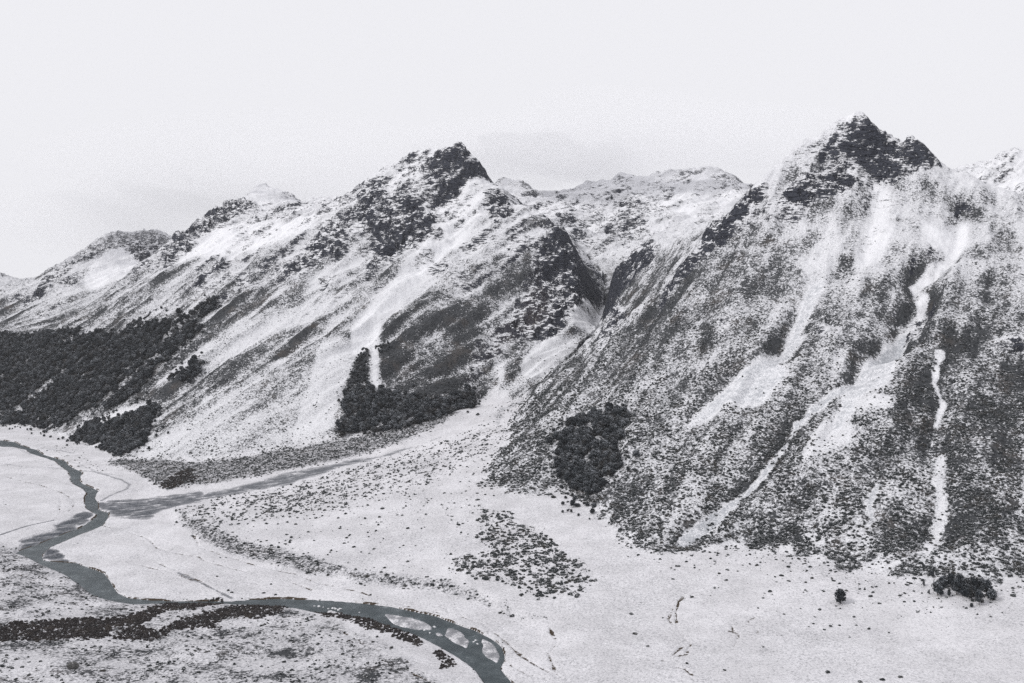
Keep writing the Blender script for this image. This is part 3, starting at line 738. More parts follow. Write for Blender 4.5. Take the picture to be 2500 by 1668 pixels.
# ------------------------------------------------------------------ plants
def plant_material(name, dark, light, snow_lo, snow_hi, snow=(.80, .80, .83), nscale=1.1, vary=.22):
    m, n = new_mat(name); b = NB(n)
    oi = b.add('ShaderNodeObjectInfo'); rnd = oi.outputs['Random']
    geo = b.add('ShaderNodeNewGeometry'); pos = geo.outputs['Position']
    sn = b.add('ShaderNodeSeparateXYZ'); n.links.new(geo.outputs['Normal'], sn.inputs[0])
    k1 = b.noise(pos, nscale, 3, .65); k2 = b.noise(pos, .06, 2)
    c = b.mix(b.ramp(k1, .35, .65), dark, light)
    c = b.mix(b.math('MULTIPLY', b.ramp(k2, .5, .7), .45), c, (.055, .045, .036))
    c = b.mix(b.math('MULTIPLY', rnd, vary), c, tuple(min(1, q*1.9) for q in light))
    e = b.math('ADD', sn.outputs[2], b.math('MULTIPLY', b.math('SUBTRACT', k1, .5), 2.0))
    e = b.math('ADD', e, b.math('MULTIPLY', b.math('SUBTRACT', rnd, .5), .35))
    c = b.mix(b.math('MULTIPLY', b.ramp(e, snow_lo, snow_hi), .85), c, snow)
    b.finish(c, .9, .1)
    return m
M_SHRUB = plant_material('shrub_leaves', (.008, .010, .012), (.032, .037, .038), .84, 1.35)
M_THORN = plant_material('thorn_twigs', (.010, .009, .010), (.036, .031, .030), 1.1, 1.6)
M_TREE = plant_material('beech_leaves', (.008, .010, .013), (.030, .036, .042), .66, 1.30, (.50, .52, .56), 2.2)
M_BARK, _n = new_mat('bark'); _b = NB(_n); _g = _b.add('ShaderNodeNewGeometry')
_b.finish(_b.mix(_b.noise(_g.outputs['Position'], 3.0, 3), (.05, .04, .035), (.13, .11, .10)), .9, .1)

def ico(sub):
    t = (1+5**.5)/2
    v = [(-1,t,0),(1,t,0),(-1,-t,0),(1,-t,0),(0,-1,t),(0,1,t),(0,-1,-t),(0,1,-t),(t,0,-1),(t,0,1),(-t,0,-1),(-t,0,1)]
    f = [(0,11,5),(0,5,1),(0,1,7),(0,7,10),(0,10,11),(1,5,9),(5,11,4),(11,10,2),(10,7,6),(7,1,8),(3,9,4),(3,4,2),(3,2,6),(3,6,8),(3,8,9),(4,9,5),(2,4,11),(6,2,10),(8,6,7),(9,8,1)]
    v = [np.array(p)/np.linalg.norm(p) for p in v]
    for _ in range(sub):
        cache = {}; nf = []
        def mid(a, b):
            k = (min(a, b), max(a, b))
            if k not in cache:
                p = v[a]+v[b]; v.append(p/np.linalg.norm(p)); cache[k] = len(v)-1
            return cache[k]
        for a, b, c in f:
            ab, bc, ca = mid(a, b), mid(b, c), mid(c, a)
            nf += [(a, ab, ca), (b, bc, ab), (c, ca, bc), (ab, bc, ca)]
        f = nf
    return np.array(v), f

def mesh_of(name, v, f, mat):
    me = bpy.data.meshes.new(name); me.from_pydata([tuple(map(float, p)) for p in v], [], f); me.update()
    me.materials.append(mat); return me

def shrub_mesh(name, seed, lumps, mat, squash=.62, sub=1):
    """a low bush: a handful of lumpy leaf clumps grown together, about 1 m in radius"""
    r = np.random.default_rng(seed); V = []; Fc = []
    iv, jf = ico(sub)
    for k in range(lumps):
        a = r.random()*6.28; d = (r.random()**.6)*.62 if k else 0
        rad = (.55 if k == 0 else .28+.26*r.random())
        cpos = np.array([math.cos(a)*d, math.sin(a)*d, rad*.45 + (.22*(1-d) if k else .1)])
        dv = 1+.55*(r.random(len(iv))-.5)
        p = iv*dv[:, None]*rad; p[:, 2] *= squash+.25*r.random()
        p = p+cpos; p[:, 2] = np.maximum(p[:, 2], -.12)
        o = len(V); V += list(p); Fc += [tuple(i+o for i in t) for t in jf]
    return mesh_of(name, V, Fc, mat)

def crown_mesh(name, seed, h, w, n_leaf, cone, mat):
    """leaf sprays spread through the volume of a crown, over inner boughs"""
    r = np.random.default_rng(seed); V = []; Fc = []
    iv, jf = ico(1)
    nl = 9
    lob = []
    for k in range(nl):
        t = (k+.5)/nl; zz = h*(.22+.66*t)
        prof = (1-t)**.75*1.0+.12 if cone else math.sqrt(max(.05, 1-(t*1.5-.55)**2))
        a = k*2.4+r.random(); d = w*.38*prof*(.5+.6*r.random())
        rad = w*(.30+.12*r.random())*(.45+.6*prof)
        cpos = np.array([math.cos(a)*d, math.sin(a)*d, zz]); lob.append((cpos, rad))
        p = iv*(1+.5*(r.random(len(iv))-.5))[:, None]*rad*.66; p[:, 2] *= .75
        o = len(V); V += list(p+cpos); Fc += [tuple(i+o for i in q) for q in jf]
    for k in range(n_leaf):
        cpos, rad = lob[int(r.integers(nl))]
        d = r.normal(size=3); d /= np.linalg.norm(d)
        if d[2] < -.5: d[2] *= -.6
        p = cpos+d*np.array([1, 1, .75])*rad*(.62+.62*r.random())
        s = w*.075*(.7+.9*r.random())
        nrm = d*.7+r.normal(size=3)*.5+np.array([0, 0, .5]); nrm /= np.linalg.norm(nrm)
        t1 = np.cross(nrm, r.normal(size=3)); t1 /= np.linalg.norm(t1); t2 = np.cross(nrm, t1)
        o = len(V)
        V += [p-t1*s, p+t2*s*.7, p+t1*s*1.1, p-t2*s*.6]
        Fc.append((o, o+1, o+2, o+3))
    return mesh_of(name, V, Fc, mat)

def trunk_mesh(name, h, r0, seed):
    r = np.random.default_rng(seed); V = []; Fc = []
    def tube(pts, rads, ns=6):
        o = len(V)
        for p, rd in zip(pts, rads):
            for k in range(ns):
                a = 6.2832*k/ns; V.append((p[0]+math.cos(a)*rd, p[1]+math.sin(a)*rd, p[2]))
        for i in range(len(pts)-1):
            for k in range(ns):
                Fc.append((o+i*ns+k, o+i*ns+(k+1) % ns, o+(i+1)*ns+(k+1) % ns, o+(i+1)*ns+k))
    tube([(0, 0, -.6), (.05, 0, h*.25), (-.06, .08, h*.55), (.05, 0, h*.85)], [r0*1.3, r0, r0*.65, r0*.2])
    for k in range(4):
        a = k*1.7+r.random(); z0 = h*(.3+.12*k)
        tube([(0, 0, z0), (math.cos(a)*h*.16, math.sin(a)*h*.16, z0+h*.14)], [r0*.45, r0*.14], 5)
    return mesh_of(name, V, Fc, M_BARK)

SHRUB_ME = [shrub_mesh('shrub', 100+k, 5+k % 3, M_SHRUB, .6+.08*(k % 3)) for k in range(5)]
SHRUB_BIG = [shrub_mesh('shrub', 120+k, 9, M_SHRUB, .65, 2) for k in range(3)]
THORN_ME = [shrub_mesh('thorn_bush', 140+k, 7, M_THORN, .85, 1) for k in range(3)]
TREE_H = [9.0, 10.5, 8.0, 9.5]
CROWN_ME = [crown_mesh('crown', 160+k, TREE_H[k], (7.6, 7.0, 7.2, 5.2)[k], 760, k == 3, M_TREE) for k in range(4)]
TRUNK_ME = [trunk_mesh('trunk', TREE_H[k], .28, 170+k) for k in range(4)]

# where they stand
cell = (U1-U0)/(NU-1)*(V1-V0)/(NV-1)*YY*YY
tmax = np.maximum.accumulate((H+8-CAMZ)/YY, axis=0)
seen = ((H+10-CAMZ)/YY >= tmax-.002) & (np.abs(Ua)[None, :] < .545)
seen &= ((YH-(H-CAMZ)/YY*FPX) < 1790)
def hgt(x, y, Hm=None):
    Hm = H if Hm is None else Hm
    c = np.clip(ci(x/y), 0, NU-1.001); r = np.clip(ri(y), 0, NV-1.001)
    c0 = np.floor(c).astype(int); r0 = np.floor(r).astype(int); fc = c-c0; fr = r-r0
    return Hm[r0, c0]*(1-fc)*(1-fr)+Hm[r0, c0+1]*fc*(1-fr)+Hm[r0+1, c0]*(1-fc)*fr+Hm[r0+1, c0+1]*fc*fr
def scatter(dens, seed):
    g = np.random.default_rng(seed)
    lam = (np.clip(dens, 0, None)*cell*seen).ravel(); N = g.poisson(lam.sum())
    i = np.searchsorted(np.cumsum(lam)/lam.sum(), g.random(N)); i = np.minimum(i, lam.size-1)
    r = i//NU + g.random(N)-.5; c = i % NU + g.random(N)-.5
    y = np.exp(V0+(V1-V0)*r/(NV-1)); x = (U0+(U1-U0)*c/(NU-1))*y
    return x, y, i
def at_px(px, py, Ymax=1e9, Ymin=0):
    c, r = pick(px, py, Ymax, H, Ymin)
    x, y = cr_xy(c, r)
    return x, y, float(hgt(np.array([x]), np.array([y]))[0])

forest_a = area(z1([(0,1260),(200,1210),(400,1190),(550,1170),(640,1230),(760,1190),(920,1100),(1100,1120),(1300,1020),(1460,955),(1470,985),(1290,1070),(1090,1190),(1050,1240),(1190,1190),(1310,1150),(1350,1185),(1230,1270),(1130,1350),(1080,1400),(940,1460),(860,1530),(780,1567),(-60,1567),(-60,1270)]), 3000, 1)
forest_b = area(z4([(-60,-40),(1240,-30),(1200,60),(1080,150),(1000,210),(930,330),(860,370),(740,420),(690,400),(600,400),(520,450),(440,490),(400,530),(260,545),(160,520),(-60,505)]), 3000, 1)
forest_c = area(z4([(490,620),(500,570),(600,520),(720,480),(900,450),(1080,390),(1040,450),(1000,520),(1010,570),(940,660),(860,720),(770,730),(740,690),(680,670),(690,640)]), 3000, 1)
forest_d = np.maximum(area(z4([(1250,200),(1300,150),(1350,170),(1330,215),(1250,240)]), 3000, 1), area(z4([(1130,240),(1190,220),(1240,250),(1200,280)]), 3000, 1))
grove_c = area(z5([(190,590),(240,500),(230,420),(300,320),(440,300),(480,330),(560,360),(700,390),(900,400),(1000,360),(1100,300),(1140,350),(1130,400),(950,440),(830,490),(560,550),(330,580)]), 2300, 1)
grove_s = np.maximum(area(z5([(400,0),(420,280),(300,330),(250,330),(300,200),(380,30)]), 2300, 1), area(z5([(460,60),(540,20),(530,80),(480,110)]), 2300, 1))
grove_r = area(za([(300,500),(450,450),(500,330),(700,260),(1060,170),(1250,120),(1340,280),(1250,400),(1190,520),(1180,650),(1060,760),(1290,800),(1280,880),(1100,1000),(1050,1080),(1060,1180),(960,1300),(800,1240),(620,1190),(540,1130),(430,1090),(500,980),(380,940),(360,1000),(250,930),(290,820),(280,680)]), 1700, 1)
far_wood = np.maximum(np.maximum(forest_a, forest_b), np.maximum(forest_c, forest_d))

trees = []      # x, y, size, variant, zone
for dens, zone, lo, hi_, sd in ((far_wood*.044*np.clip(.75+1.6*st_c+.5*fbm(XX, YY, 60, 3, 77), .06, 1.2), 'forest', .4, 1.35, 1), (grove_c*.032, 'grove_c', .7, 1.4, 2), (grove_s*.05, 'grove_s', .3, .6, 3), (grove_r*.050*np.clip(.75+1.1*_n26, .12, 1), 'grove_r', .6, 1.25, 4),
                                (blur(far_wood, 9)*(1-far_wood)*.030*sstep(-.1, .25, fbm(XX, YY, 30, 3, 78)), 'forest', .2, .7, 5), (blur(grove_r, 7)*(1-grove_r)*.012, 'grove_r', .2, .6, 6), (blur(grove_c, 6)*(1-grove_c)*.010, 'grove_c', .2, .6, 7)):
    x, y, i = scatter(dens, 200+sd)
    g = np.random.default_rng(300+sd)
    for a, b2 in zip(x, y): trees.append((a, b2, lo+(hi_-lo)*g.random(), int(g.integers(3)), zone))
for px, py, s in za([(570,1385),(640,1380),(430,1355),(850,1480),(870,1390),(1470,670),(1350,870),(1460,885),(165,865),(30,885),(550,1465),(500,1445),(430,1465),(655,1510),(780,1370),(730,1345),(600,1245),(470,1265),(500,1210),(810,1560)]) and \
        [(p[0], p[1], q) for p, q in zip(za([(570,1385),(640,1380),(430,1355),(850,1480),(870,1390),(1470,670),(1350,870),(1460,885),(165,865),(30,885),(550,1465),(500,1445),(430,1465),(655,1510),(780,1370),(730,1345),(600,1245),(470,1265),(500,1210),(810,1560)]),
            (.62,.5,.38,.55,.45,.7,.36,.36,.4,.3,.28,.25,.28,.26,.36,.27,.3,.3,.3,.2))]:
    x, y, z = at_px(px, py, 1700); trees.append((x, y, s*1.35, 3 if s < .6 else 0, 'grove_r'))
def zn(L): return [(2200+x*.1277, 1350+y*.1277) for x, y in L]
for (px, py), s, k in zip(zn([(700,815),(920,845),(1060,800),(1350,900),(1490,1000),(1350,1040),(1740,915),(1640,830),(950,650),(1130,660),(1400,720),(1250,780),(800,650),(1550,690),(1210,830),(430,640),(595,460),(530,790)]),
                          (.98,.55,.95,.95,.85,.30,.75,.95,.8,.85,.95,.9,.8,.7,.7,.42,.40,.28), (0,3,1,0,1,2,0,1,1,0,2,1,2,0,2,3,1,3)):
    x, y, z = at_px(px, py, 1500); trees.append((x, y, s*1.55, k, 'clump'))
x, y, z = at_px(2053, 1474); trees.append((x, y, 1.3, 1, 'lone'))
x, y, z = at_px(308, 1010, 2500); trees.append((x, y, .8, 0, 'forest'))

# shrubs
cl1 = sstep(-.12, .30, fbm(XX, YY, 38, 4, 401, .6)+.35*st_r*right_m); cl2 = sstep(-.15, .25, fbm(XX, YY, 18, 3, 402, .6))
steep_r = np.interp(BASE, [25, 60, 150, 220, 300, 360], [1.0, 1.0, .75, .45, .15, 0])
keep = (1-clear)**2*np.clip(1-rock, 0, 1)*(1-np.clip(far_wood+grove_c+grove_r, 0, 1))
d_r = .34*right_w*steep_r*(.26+.8*cl1)*keep*(1+.45*darkR)
base_fr = blur(right_m, 22, 2)*(1-right_w)*(1-flat_patch)
d_rb = .16*np.clip(base_fr, 0, 1)**1.5*(.2+cl2)*keep
d_sp = .050*np.maximum(spur_face*.5, spur_low)*keep*np.interp(BASE, [80, 300, 400], [1.2, .6, .1])
d_lc = .06*left_w*np.interp(BASE, [5, 120, 260, 330], [1, .9, .4, 0])*keep*cl1*1.6
patch_a = area(z8([(1030,0),(1180,20),(1290,80),(1420,120),(1480,210),(1570,240),(1590,330),(1700,390),(1750,470),(1700,530),(1560,560),(1480,580),(1320,560),(1260,500),(1040,460),(960,410),(830,390),(870,340),(1000,300),(1100,270),(1030,150)]), MV, 2)
patch_a = np.maximum(patch_a, area(z5([(1150,1060),(1250,1110),(1330,1110),(1430,1180),(1200,1230),(1160,1130)]), MV, 2))
d_pa = .15*warp(patch_a, 12)*(.35+.8*cl2)
fan_up = area(z5([(0,900),(250,800),(500,730),(900,640),(1240,520),(1280,600),(1150,760),(1000,820),(860,900),(780,960),(500,1000),(0,1060),(-330,1120),(-330,1010)]), MV, 4)
d_fu = .060*fan_up*(.15+1.0*cl2)*keep
fan_lo = area(z4([(1180,1090),(1460,1010),(1900,940),(2338,880),(2338,1100),(1700,1160),(1450,1210),(1250,1180)]), MV, 4)
d_fl = .045*fan_lo*(.2+1.0*cl2)
fan_sc = area(z5([(-330,1080),(500,1000),(900,900),(1150,1000),(1200,1250),(1000,1400),(850,1500),(200,1420),(-250,1440),(-500,1200)]), MV, 4)
d_fs = .016*fan_sc*(.12+1.3*cl1*cl2)
d_bank = .11*warp(scrub_bank, 12)*keep*(.25+.9*cl2)
d_sc = .055*np.maximum(scarp_a, scarp_b2)*(.15+.9*cl2)
sc_edge = blur(np.maximum(scarp_a, scarp_b2), 3)
fl_r = area(z9([(0,250),(400,180),(1200,200),(1500,330),(1700,400),(2300,420),(2350,700),(1700,760),(1100,850),(600,700),(0,560)]), MV, 8)
d_flr = .0075*fl_r*cl2*keep*valley_w
d_valley = .00035*valley_m*(1-terr)*(1-river_m)*cl2
d_terr = .10*terr*(.12+1.0*cl2*cl1)*(1-river_m)
left_bank = area(zb([(330,100),(1100,330),(1300,470),(1700,590),(1400,500),(1000,440),(800,350),(560,230)]), MV, 4)
d_lb = .012*left_bank*cl2*(1-river_m)
shrubs = []     # x, y, radius, zone
for dens, zone, lo, hi_, sd in ((d_r, 'slope', .65, 2.9, 1), (d_rb, 'foot', .5, 2.4, 2), (d_sp, 'spur', .7, 2.6, 3), (d_lc, 'left', .5, 2.4, 4), (d_pa, 'patch', .7, 3.2, 5),
                                (d_fu, 'fan', .8, 2.5, 6), (d_fl, 'fan', .9, 2.6, 7), (d_fs, 'fan', .5, 2.4, 8), (d_bank, 'bank', .8, 2.4, 9), (d_sc, 'scarp', .6, 2.8, 10),
                                (d_flr, 'flat', .5, 2.0, 11), (d_valley, 'flat', .4, 1.3, 12), (d_terr, 'terrace', .35, 1.9, 13), (d_lb, 'flat', .7, 2.0, 14)):
    x, y, i = scatter(dens, 500+sd); g = np.random.default_rng(600+sd)
    s = lo+(hi_-lo)*g.random(len(x))**2.6
    if zone in ('slope', 'spur', 'left'): s *= np.interp(BASE.ravel()[i], [30, 140, 300], [1.0, .82, .6])
    ok = (wet.ravel()[i] < .3)
    shrubs += [(a, b2, c2, zone) for a, b2, c2 in zip(x[ok], y[ok], s[ok])]
thorns = []
thorn_m = np.maximum(area(z7([(-40,770),(300,730),(700,720),(1000,665),(1060,630),(1200,610),(1500,592),(1540,620),(1380,640),(1050,700),(960,760),(740,800),(650,860),(-40,870)]), MV, 1),
          np.maximum(area(z7([(800,800),(930,780),(1100,820),(1200,730),(1420,680),(1620,640),(1760,610),(1880,630),(1890,680),(1640,720),(1500,720),(1460,790),(1200,800),(1010,860),(760,850)]), MV, 1),
          np.maximum(area(z8([(-130,650),(0,680),(220,710),(420,790),(620,860),(640,920),(420,840),(200,760),(0,710)]), MV, 1), area(z8([(700,950),(780,950),(860,1040),(800,1050)]), MV, 1))))
x, y, i = scatter(thorn_m*.34*(1-river_m), 700); g = np.random.default_rng(701)
for a, b2 in zip(x, y): thorns.append((a, b2, .8+1.3*g.random()**2, 'thorn'))
dark_clump = area(z4([(1080,940),(1110,880),(1280,815),(1300,880),(1180,945)]), MV, 1)
x, y, i = scatter(dark_clump*.09, 703)
for a, b2 in zip(x, y): thorns.append((a, b2, 1.2+1.6*g.random(), 'stream'))
bank_l = blur(river_m, 2, 1)*(1-river_m)
x, y, i = scatter(bank_l*.06*cl2*(YY < 1250)*(BASE < 9), 702)
for a, b2 in zip(x, y): thorns.append((a, b2, .45+.5*g.random(), 'edge'))
for (px, py), s in zip(z9([(340,462),(635,538),(763,468),(905,373),(760,372),(500,288),(818,288),(1065,466),(330,1070),(75,1025),(920,448),(1315,572),(1375,620),(590,582),(730,692),(930,757),(1045,773),(1105,768),(1245,1150),(1395,1135),(1515,1118),(1025,1085),(2275,568),(590,912),(2125,708)])
                       + z8([(2048,690),(2075,825),(1245,705),(1165,682),(1530,582),(2160,908),(2262,715),(290,560),(335,845),(305,880),(430,920),(130,1060)])
                       + z7([(1018,1072),(1058,1060),(1063,1018),(968,1026),(1240,1055),(1155,1073),(1338,1085),(305,965),(300,938),(1895,1098),(2345,1056),(1540,532),(1565,545),(1465,437),(1830,490),(1780,548),(1860,560),(680,1075),(150,1050),(195,1015)])
                       + z5([(1655,1005),(1145,1020),(1195,985),(1145,450),(505,1080)]),
                       [2.0,2.2,1.9,2.2,2.0,2.0,2.0,1.8,1.6,1.5,1.8,2.2,1.8,1.2,1.2,1.3,1.5,1.4,2.0,2.0,2.1,2.2,2.5,1.2,1.2, 2.0,2.5,2.4,1.8,2.0,1.6,1.2,1.8,1.7,1.6,1.8,1.6,
                        1.8,1.3,1.5,1.1,1.4,1.4,1.6,1.2,1.2,1.7,1.6,1.8,1.5,1.4,1.5,1.5,1.8,1.4,1.5,1.5, 3.6,2.6,1.8,4.2,2.4]):
    x, y, z = at_px(px, py, 2200); shrubs.append((x, y, s, 'single'))

# ---- individual things and the rest
def tilt_place(o, x, y, s, zoff=0.0):
    o.location = (x, y, float(hgt(np.array([x]), np.array([y]))[0])-.12*s+zoff)
    o.rotation_euler = (0, 0, random.random()*6.28)
lone_xy = at_px(2053, 1474)[:2]; clump_xy = at_px(2390, 1450)[:2]
def size_word(s): return 'large' if s > 2.3 else 'middling' if s > 1.5 else 'small'
def shrub_label(x, y, s, zone):
    px = 1250+x/y*FPX; py = YH-(float(hgt(np.array([x]), np.array([y]))[0])-CAMZ)/y*FPX
    w = size_word(s)
    dl = math.hypot(x-lone_xy[0], y-lone_xy[1]); dc = math.hypot(x-clump_xy[0], y-clump_xy[1])
    if zone == 'slope':
        sub = ('above the tree clump' if px > 2150 else 'beside the long pale scree chute' if px > 1700 else 'beside the mountainside grove')
        return f'{w} snow-dusted dark shrub in the dense slope scrub {sub}', 'shrubs in the slope scrub '+sub
    if zone == 'patch':
        sub = ('at the tip nearest the mountain' if py < 1300 else 'at the foot of the patch' if py > 1420 else 'in its thick middle')
        return f'{w} snow-capped dark shrub of the isolated fan patch, {sub}', 'shrubs of the fan patch '+sub
    if zone == 'terrace':
        sub = 'below the thorn thicket' if py > 1560 else 'between thorn thicket and river'
        return f'{w} dark shrub on the rough snowy bank {sub}', 'shrubs on the bank '+sub
    if zone in ('single', 'flat', 'foot'):
        if dl < 45: sub = 'close to the lone upright tree'
        elif dc < 70: sub = 'close to the tight tree clump'
        elif py > 1560 and px < 1200: sub = 'on the rough bank below the thorn thicket'
        elif px < 1200 and py > 1400: sub = 'on the river flat inside the bend'
        elif px < 1000: sub = 'on the flat beside the braided river'
        elif px > 1650 and py < 1420: sub = 'at the foot of the scrubby mountain'
        elif px > 2150: sub = 'on open snow beyond the tree clump'
        elif px > 1650 and py > 1560: sub = 'on the smooth snow below the lone tree'
        elif px > 1650: sub = 'on open snow between creek and lone tree'
        else: sub = 'on open snow around the dense shrub patch'
        return f'{w} round dark shrub {sub}', 'shrubs '+sub
    sub = {'spur': 'on the speckled middle spur', 'left': 'on the long slope beside the forest', 'bank': 'in the scrub band along the grey stream bed',
           'scarp': 'on the terrace scarp above the river flat', 'fan': 'scattered over the snowy fan'}[zone]
    if zone == 'fan': sub += ' by the stream bed' if py < 1230 else ' above the terrace scarp'
    return f'{w} low dark shrub {sub}', 'shrubs '+sub
def split_top(items, n, prefer=()):
    items = sorted(items, key=lambda t: -(t[2]/t[1])*(3 if t[3] in prefer else 1))
    return items[:n], items[n:]
own_s = [t for t in shrubs if t[3] == 'single']
sh_ind, sh_rest = split_top([t for t in shrubs if t[3] != 'single'], 300-len(own_s))
sh_ind = own_s+sh_ind
protos = []
for k, (x, y, s, zone) in enumerate(sh_ind):
    me = SHRUB_BIG[k % 3] if zone == 'single' else SHRUB_ME[k % 5]
    o = bpy.data.objects.new('shrub', me); col.objects.link(o)
    tilt_place(o, x, y, s); o.scale = (s*(.85+.3*random.random()), s*(.85+.3*random.random()), s*(.8+.35*random.random()))
    lab, grp = shrub_label(x, y, s, zone); o['label'] = lab; o['category'] = 'shrub'; o['group'] = grp
th_ind, th_rest = split_top(thorns, 220)
for k, (x, y, s, zone) in enumerate(th_ind):
    o = bpy.data.objects.new('thorn_bush', THORN_ME[k % 3]); col.objects.link(o)
    tilt_place(o, x, y, s); o.scale = (s, s*(.8+.4*random.random()), s*(.8+.5*random.random()))
    px = 1250+x/y*FPX; w = size_word(s*1.4)
    sub = {'edge': 'at the very edge of the river', 'stream': 'in the dark clump where the scrub band ends'}.get(zone) or (
        'in the thicket band right by the water' if px > 790 else 'in the upper strand of the thorn thicket' if px > 420 else 'in the wide dark end of the thorn thicket')
    o['label'] = f'{w} blackish twiggy bush {sub}'; o['category'] = 'bush'; o['group'] = 'bushes '+sub
def tree_label(x, y, s, zone, var):
    px = 1250+x/y*FPX; py = YH-(float(hgt(np.array([x]), np.array([y]))[0])-CAMZ)/y*FPX
    h = s*TREE_H[var]; w = 'tall' if h > 8.3 else 'middling' if h > 5.5 else 'small'
    if zone == 'lone': return 'lone dark upright tree standing by itself on open snow', None
    if zone == 'clump':
        n = tree_label.n = getattr(tree_label, 'n', -1)+1
        own = ['broad tree with a rusty skirt on the outer flank', 'small pointed tree tucked in front', 'tall rounded tree in the front row', 'tall tree at the downhill tip', 'narrow tree beside the downhill tip',
               'low bush-like tree lying below the tip', 'rounded tree on the flank towards open snow', 'tall dark tree behind that flank', 'slim tree in the back row', 'broad tree in the back row',
               'big crown in the heart', 'dark crown filling the heart', 'crown behind the rusty-skirted tree', 'crown behind the open-snow flank', 'crown between heart and front row',
               'small pointed outlier beside a snowy shrub', 'small rounded outlier uphill', 'tiny pointed outlier beside the rusty-skirted tree']
        return own[n % len(own)]+' of the tight clump', 'trees of the clump on the snow'
    if zone == 'grove_r':
        sub = ('trailing below the mountainside grove' if py > 1195 else 'at the uphill end of the mountainside grove' if py < 1060 else 'on the outer flank of the mountainside grove' if px < 1365 or px > 1500 else 'in the heart of the mountainside grove')
    elif zone == 'grove_c':
        sub = ('at the stream end of the grove under the spur' if px > 1050 else 'at the scree end of the grove under the spur' if px < 900 else 'in the middle of the grove under the spur')
    elif zone == 'grove_s': sub = 'in the narrow strip beside the white chute'
    else: sub = 'at the lower edge of the slope forest' if py > 1000 else 'inside the slope forest'
    return f'{w} dark evergreen tree {sub}', 'trees '+sub
tr_all = [(t[0], t[1], t[2], t[4], t[3]) for t in trees]
own_t = [t for t in tr_all if t[3] in ('clump', 'lone')]
tr_ind, tr_rest = split_top([t for t in tr_all if t[3] not in ('clump', 'lone')], 300-len(own_t))
tr_ind = own_t+tr_ind
for k, (x, y, s, zone, var) in enumerate(tr_ind):
    e = bpy.data.objects.new('beech_tree', None); col.objects.link(e); e.empty_display_size = 1
    tilt_place(e, x, y, s); q = s*(.9+.2*random.random())*(.74 if zone == 'clump' else 1); e.scale = (q, q, s)
    lab, grp = tree_label(x, y, s, zone, var); e['label'] = lab; e['category'] = 'tree'
    if grp: e['group'] = grp
    for nm, me in (('trunk', TRUNK_ME[var]), ('crown', CROWN_ME[var])):
        c = bpy.data.objects.new(nm, me); col.objects.link(c); c.parent = e

def instanced(name, pts, srcs, label, mat):
    """many alike plants as one object: a point for each, the plant mesh set on it"""
    me = bpy.data.meshes.new(name); n = len(pts)
    A = np.array([(p[0], p[1], p[2]) for p in pts]); z = hgt(A[:, 0], A[:, 1])-.12*A[:, 2]
    me.vertices.add(n); me.vertices.foreach_set('co', np.stack([A[:, 0], A[:, 1], z], -1).astype(np.float32).ravel())
    g = np.random.default_rng(len(pts))
    at = me.attributes.new('size', 'FLOAT_VECTOR', 'POINT')
    sc = A[:, 2:3]*np.stack([.85+.3*g.random(n), .85+.3*g.random(n), .8+.35*g.random(n)], -1)
    at.data.foreach_set('vector', sc.astype(np.float32).ravel())
    at = me.attributes.new('turn', 'FLOAT_VECTOR', 'POINT')
    at.data.foreach_set('vector', np.stack([np.zeros(n), np.zeros(n), g.random(n)*6.283], -1).astype(np.float32).ravel())
    at = me.attributes.new('which', 'INT', 'POINT'); at.data.foreach_set('value', g.integers(0, len(srcs), n).astype(np.int32))
    o = bpy.data.objects.new(name, me); col.objects.link(o)
    ng = bpy.data.node_groups.new(name+'_nodes', 'GeometryNodeTree')
    ng.interface.new_socket('Geometry', in_out='INPUT', socket_type='NodeSocketGeometry')
    ng.interface.new_socket('Geometry', in_out='OUTPUT', socket_type='NodeSocketGeometry')
    N = ng.nodes; L = ng.links
    gi = N.new('NodeGroupInput'); go = N.new('NodeGroupOutput'); iop = N.new('GeometryNodeInstanceOnPoints'); jn = N.new('GeometryNodeJoinGeometry')
    for s in reversed(srcs):
        oi = N.new('GeometryNodeObjectInfo'); oi.inputs['Object'].default_value = s; oi.inputs['As Instance'].default_value = True; oi.transform_space = 'ORIGINAL'
        L.new(oi.outputs['Geometry'], jn.inputs[0])
    def attr(nm, t):
        a = N.new('GeometryNodeInputNamedAttribute'); a.data_type = t; a.inputs['Name'].default_value = nm; return a.outputs['Attribute']
    L.new(gi.outputs[0], iop.inputs['Points']); L.new(jn.outputs[0], iop.inputs['Instance'])
    iop.inputs['Pick Instance'].default_value = True
    L.new(attr('which', 'INT'), iop.inputs['Instance Index'])
    er = N.new('FunctionNodeEulerToRotation'); L.new(attr('turn', 'FLOAT_VECTOR'), er.inputs[0]); L.new(er.outputs[0], iop.inputs['Rotation'])
    L.new(attr('size', 'FLOAT_VECTOR'), iop.inputs['Scale'])
    L.new(iop.outputs[0], go.inputs[0])
    md = o.modifiers.new('plants', 'NODES'); md.node_group = ng
    o['kind'] = 'stuff'; o['label'] = label
    return o
def first_of(meshes):
    out = []
    for me in meshes: out.append(next(o for o in col.objects if o.data is me))
    return out
instanced('scrub', sh_rest, first_of(SHRUB_ME), 'snow-dusted scrub covering the slopes and the fan', M_SHRUB)
if th_rest: instanced('thorn_thicket', th_rest, first_of(THORN_ME), 'blackish thorn thicket along the near riverbank', M_THORN)
instanced('forest', tr_rest, first_of(CROWN_ME[:3]), 'dark evergreen forest on the lower slopes', M_TREE)
print('COUNTS', len(shrubs), len(thorns), len(trees))

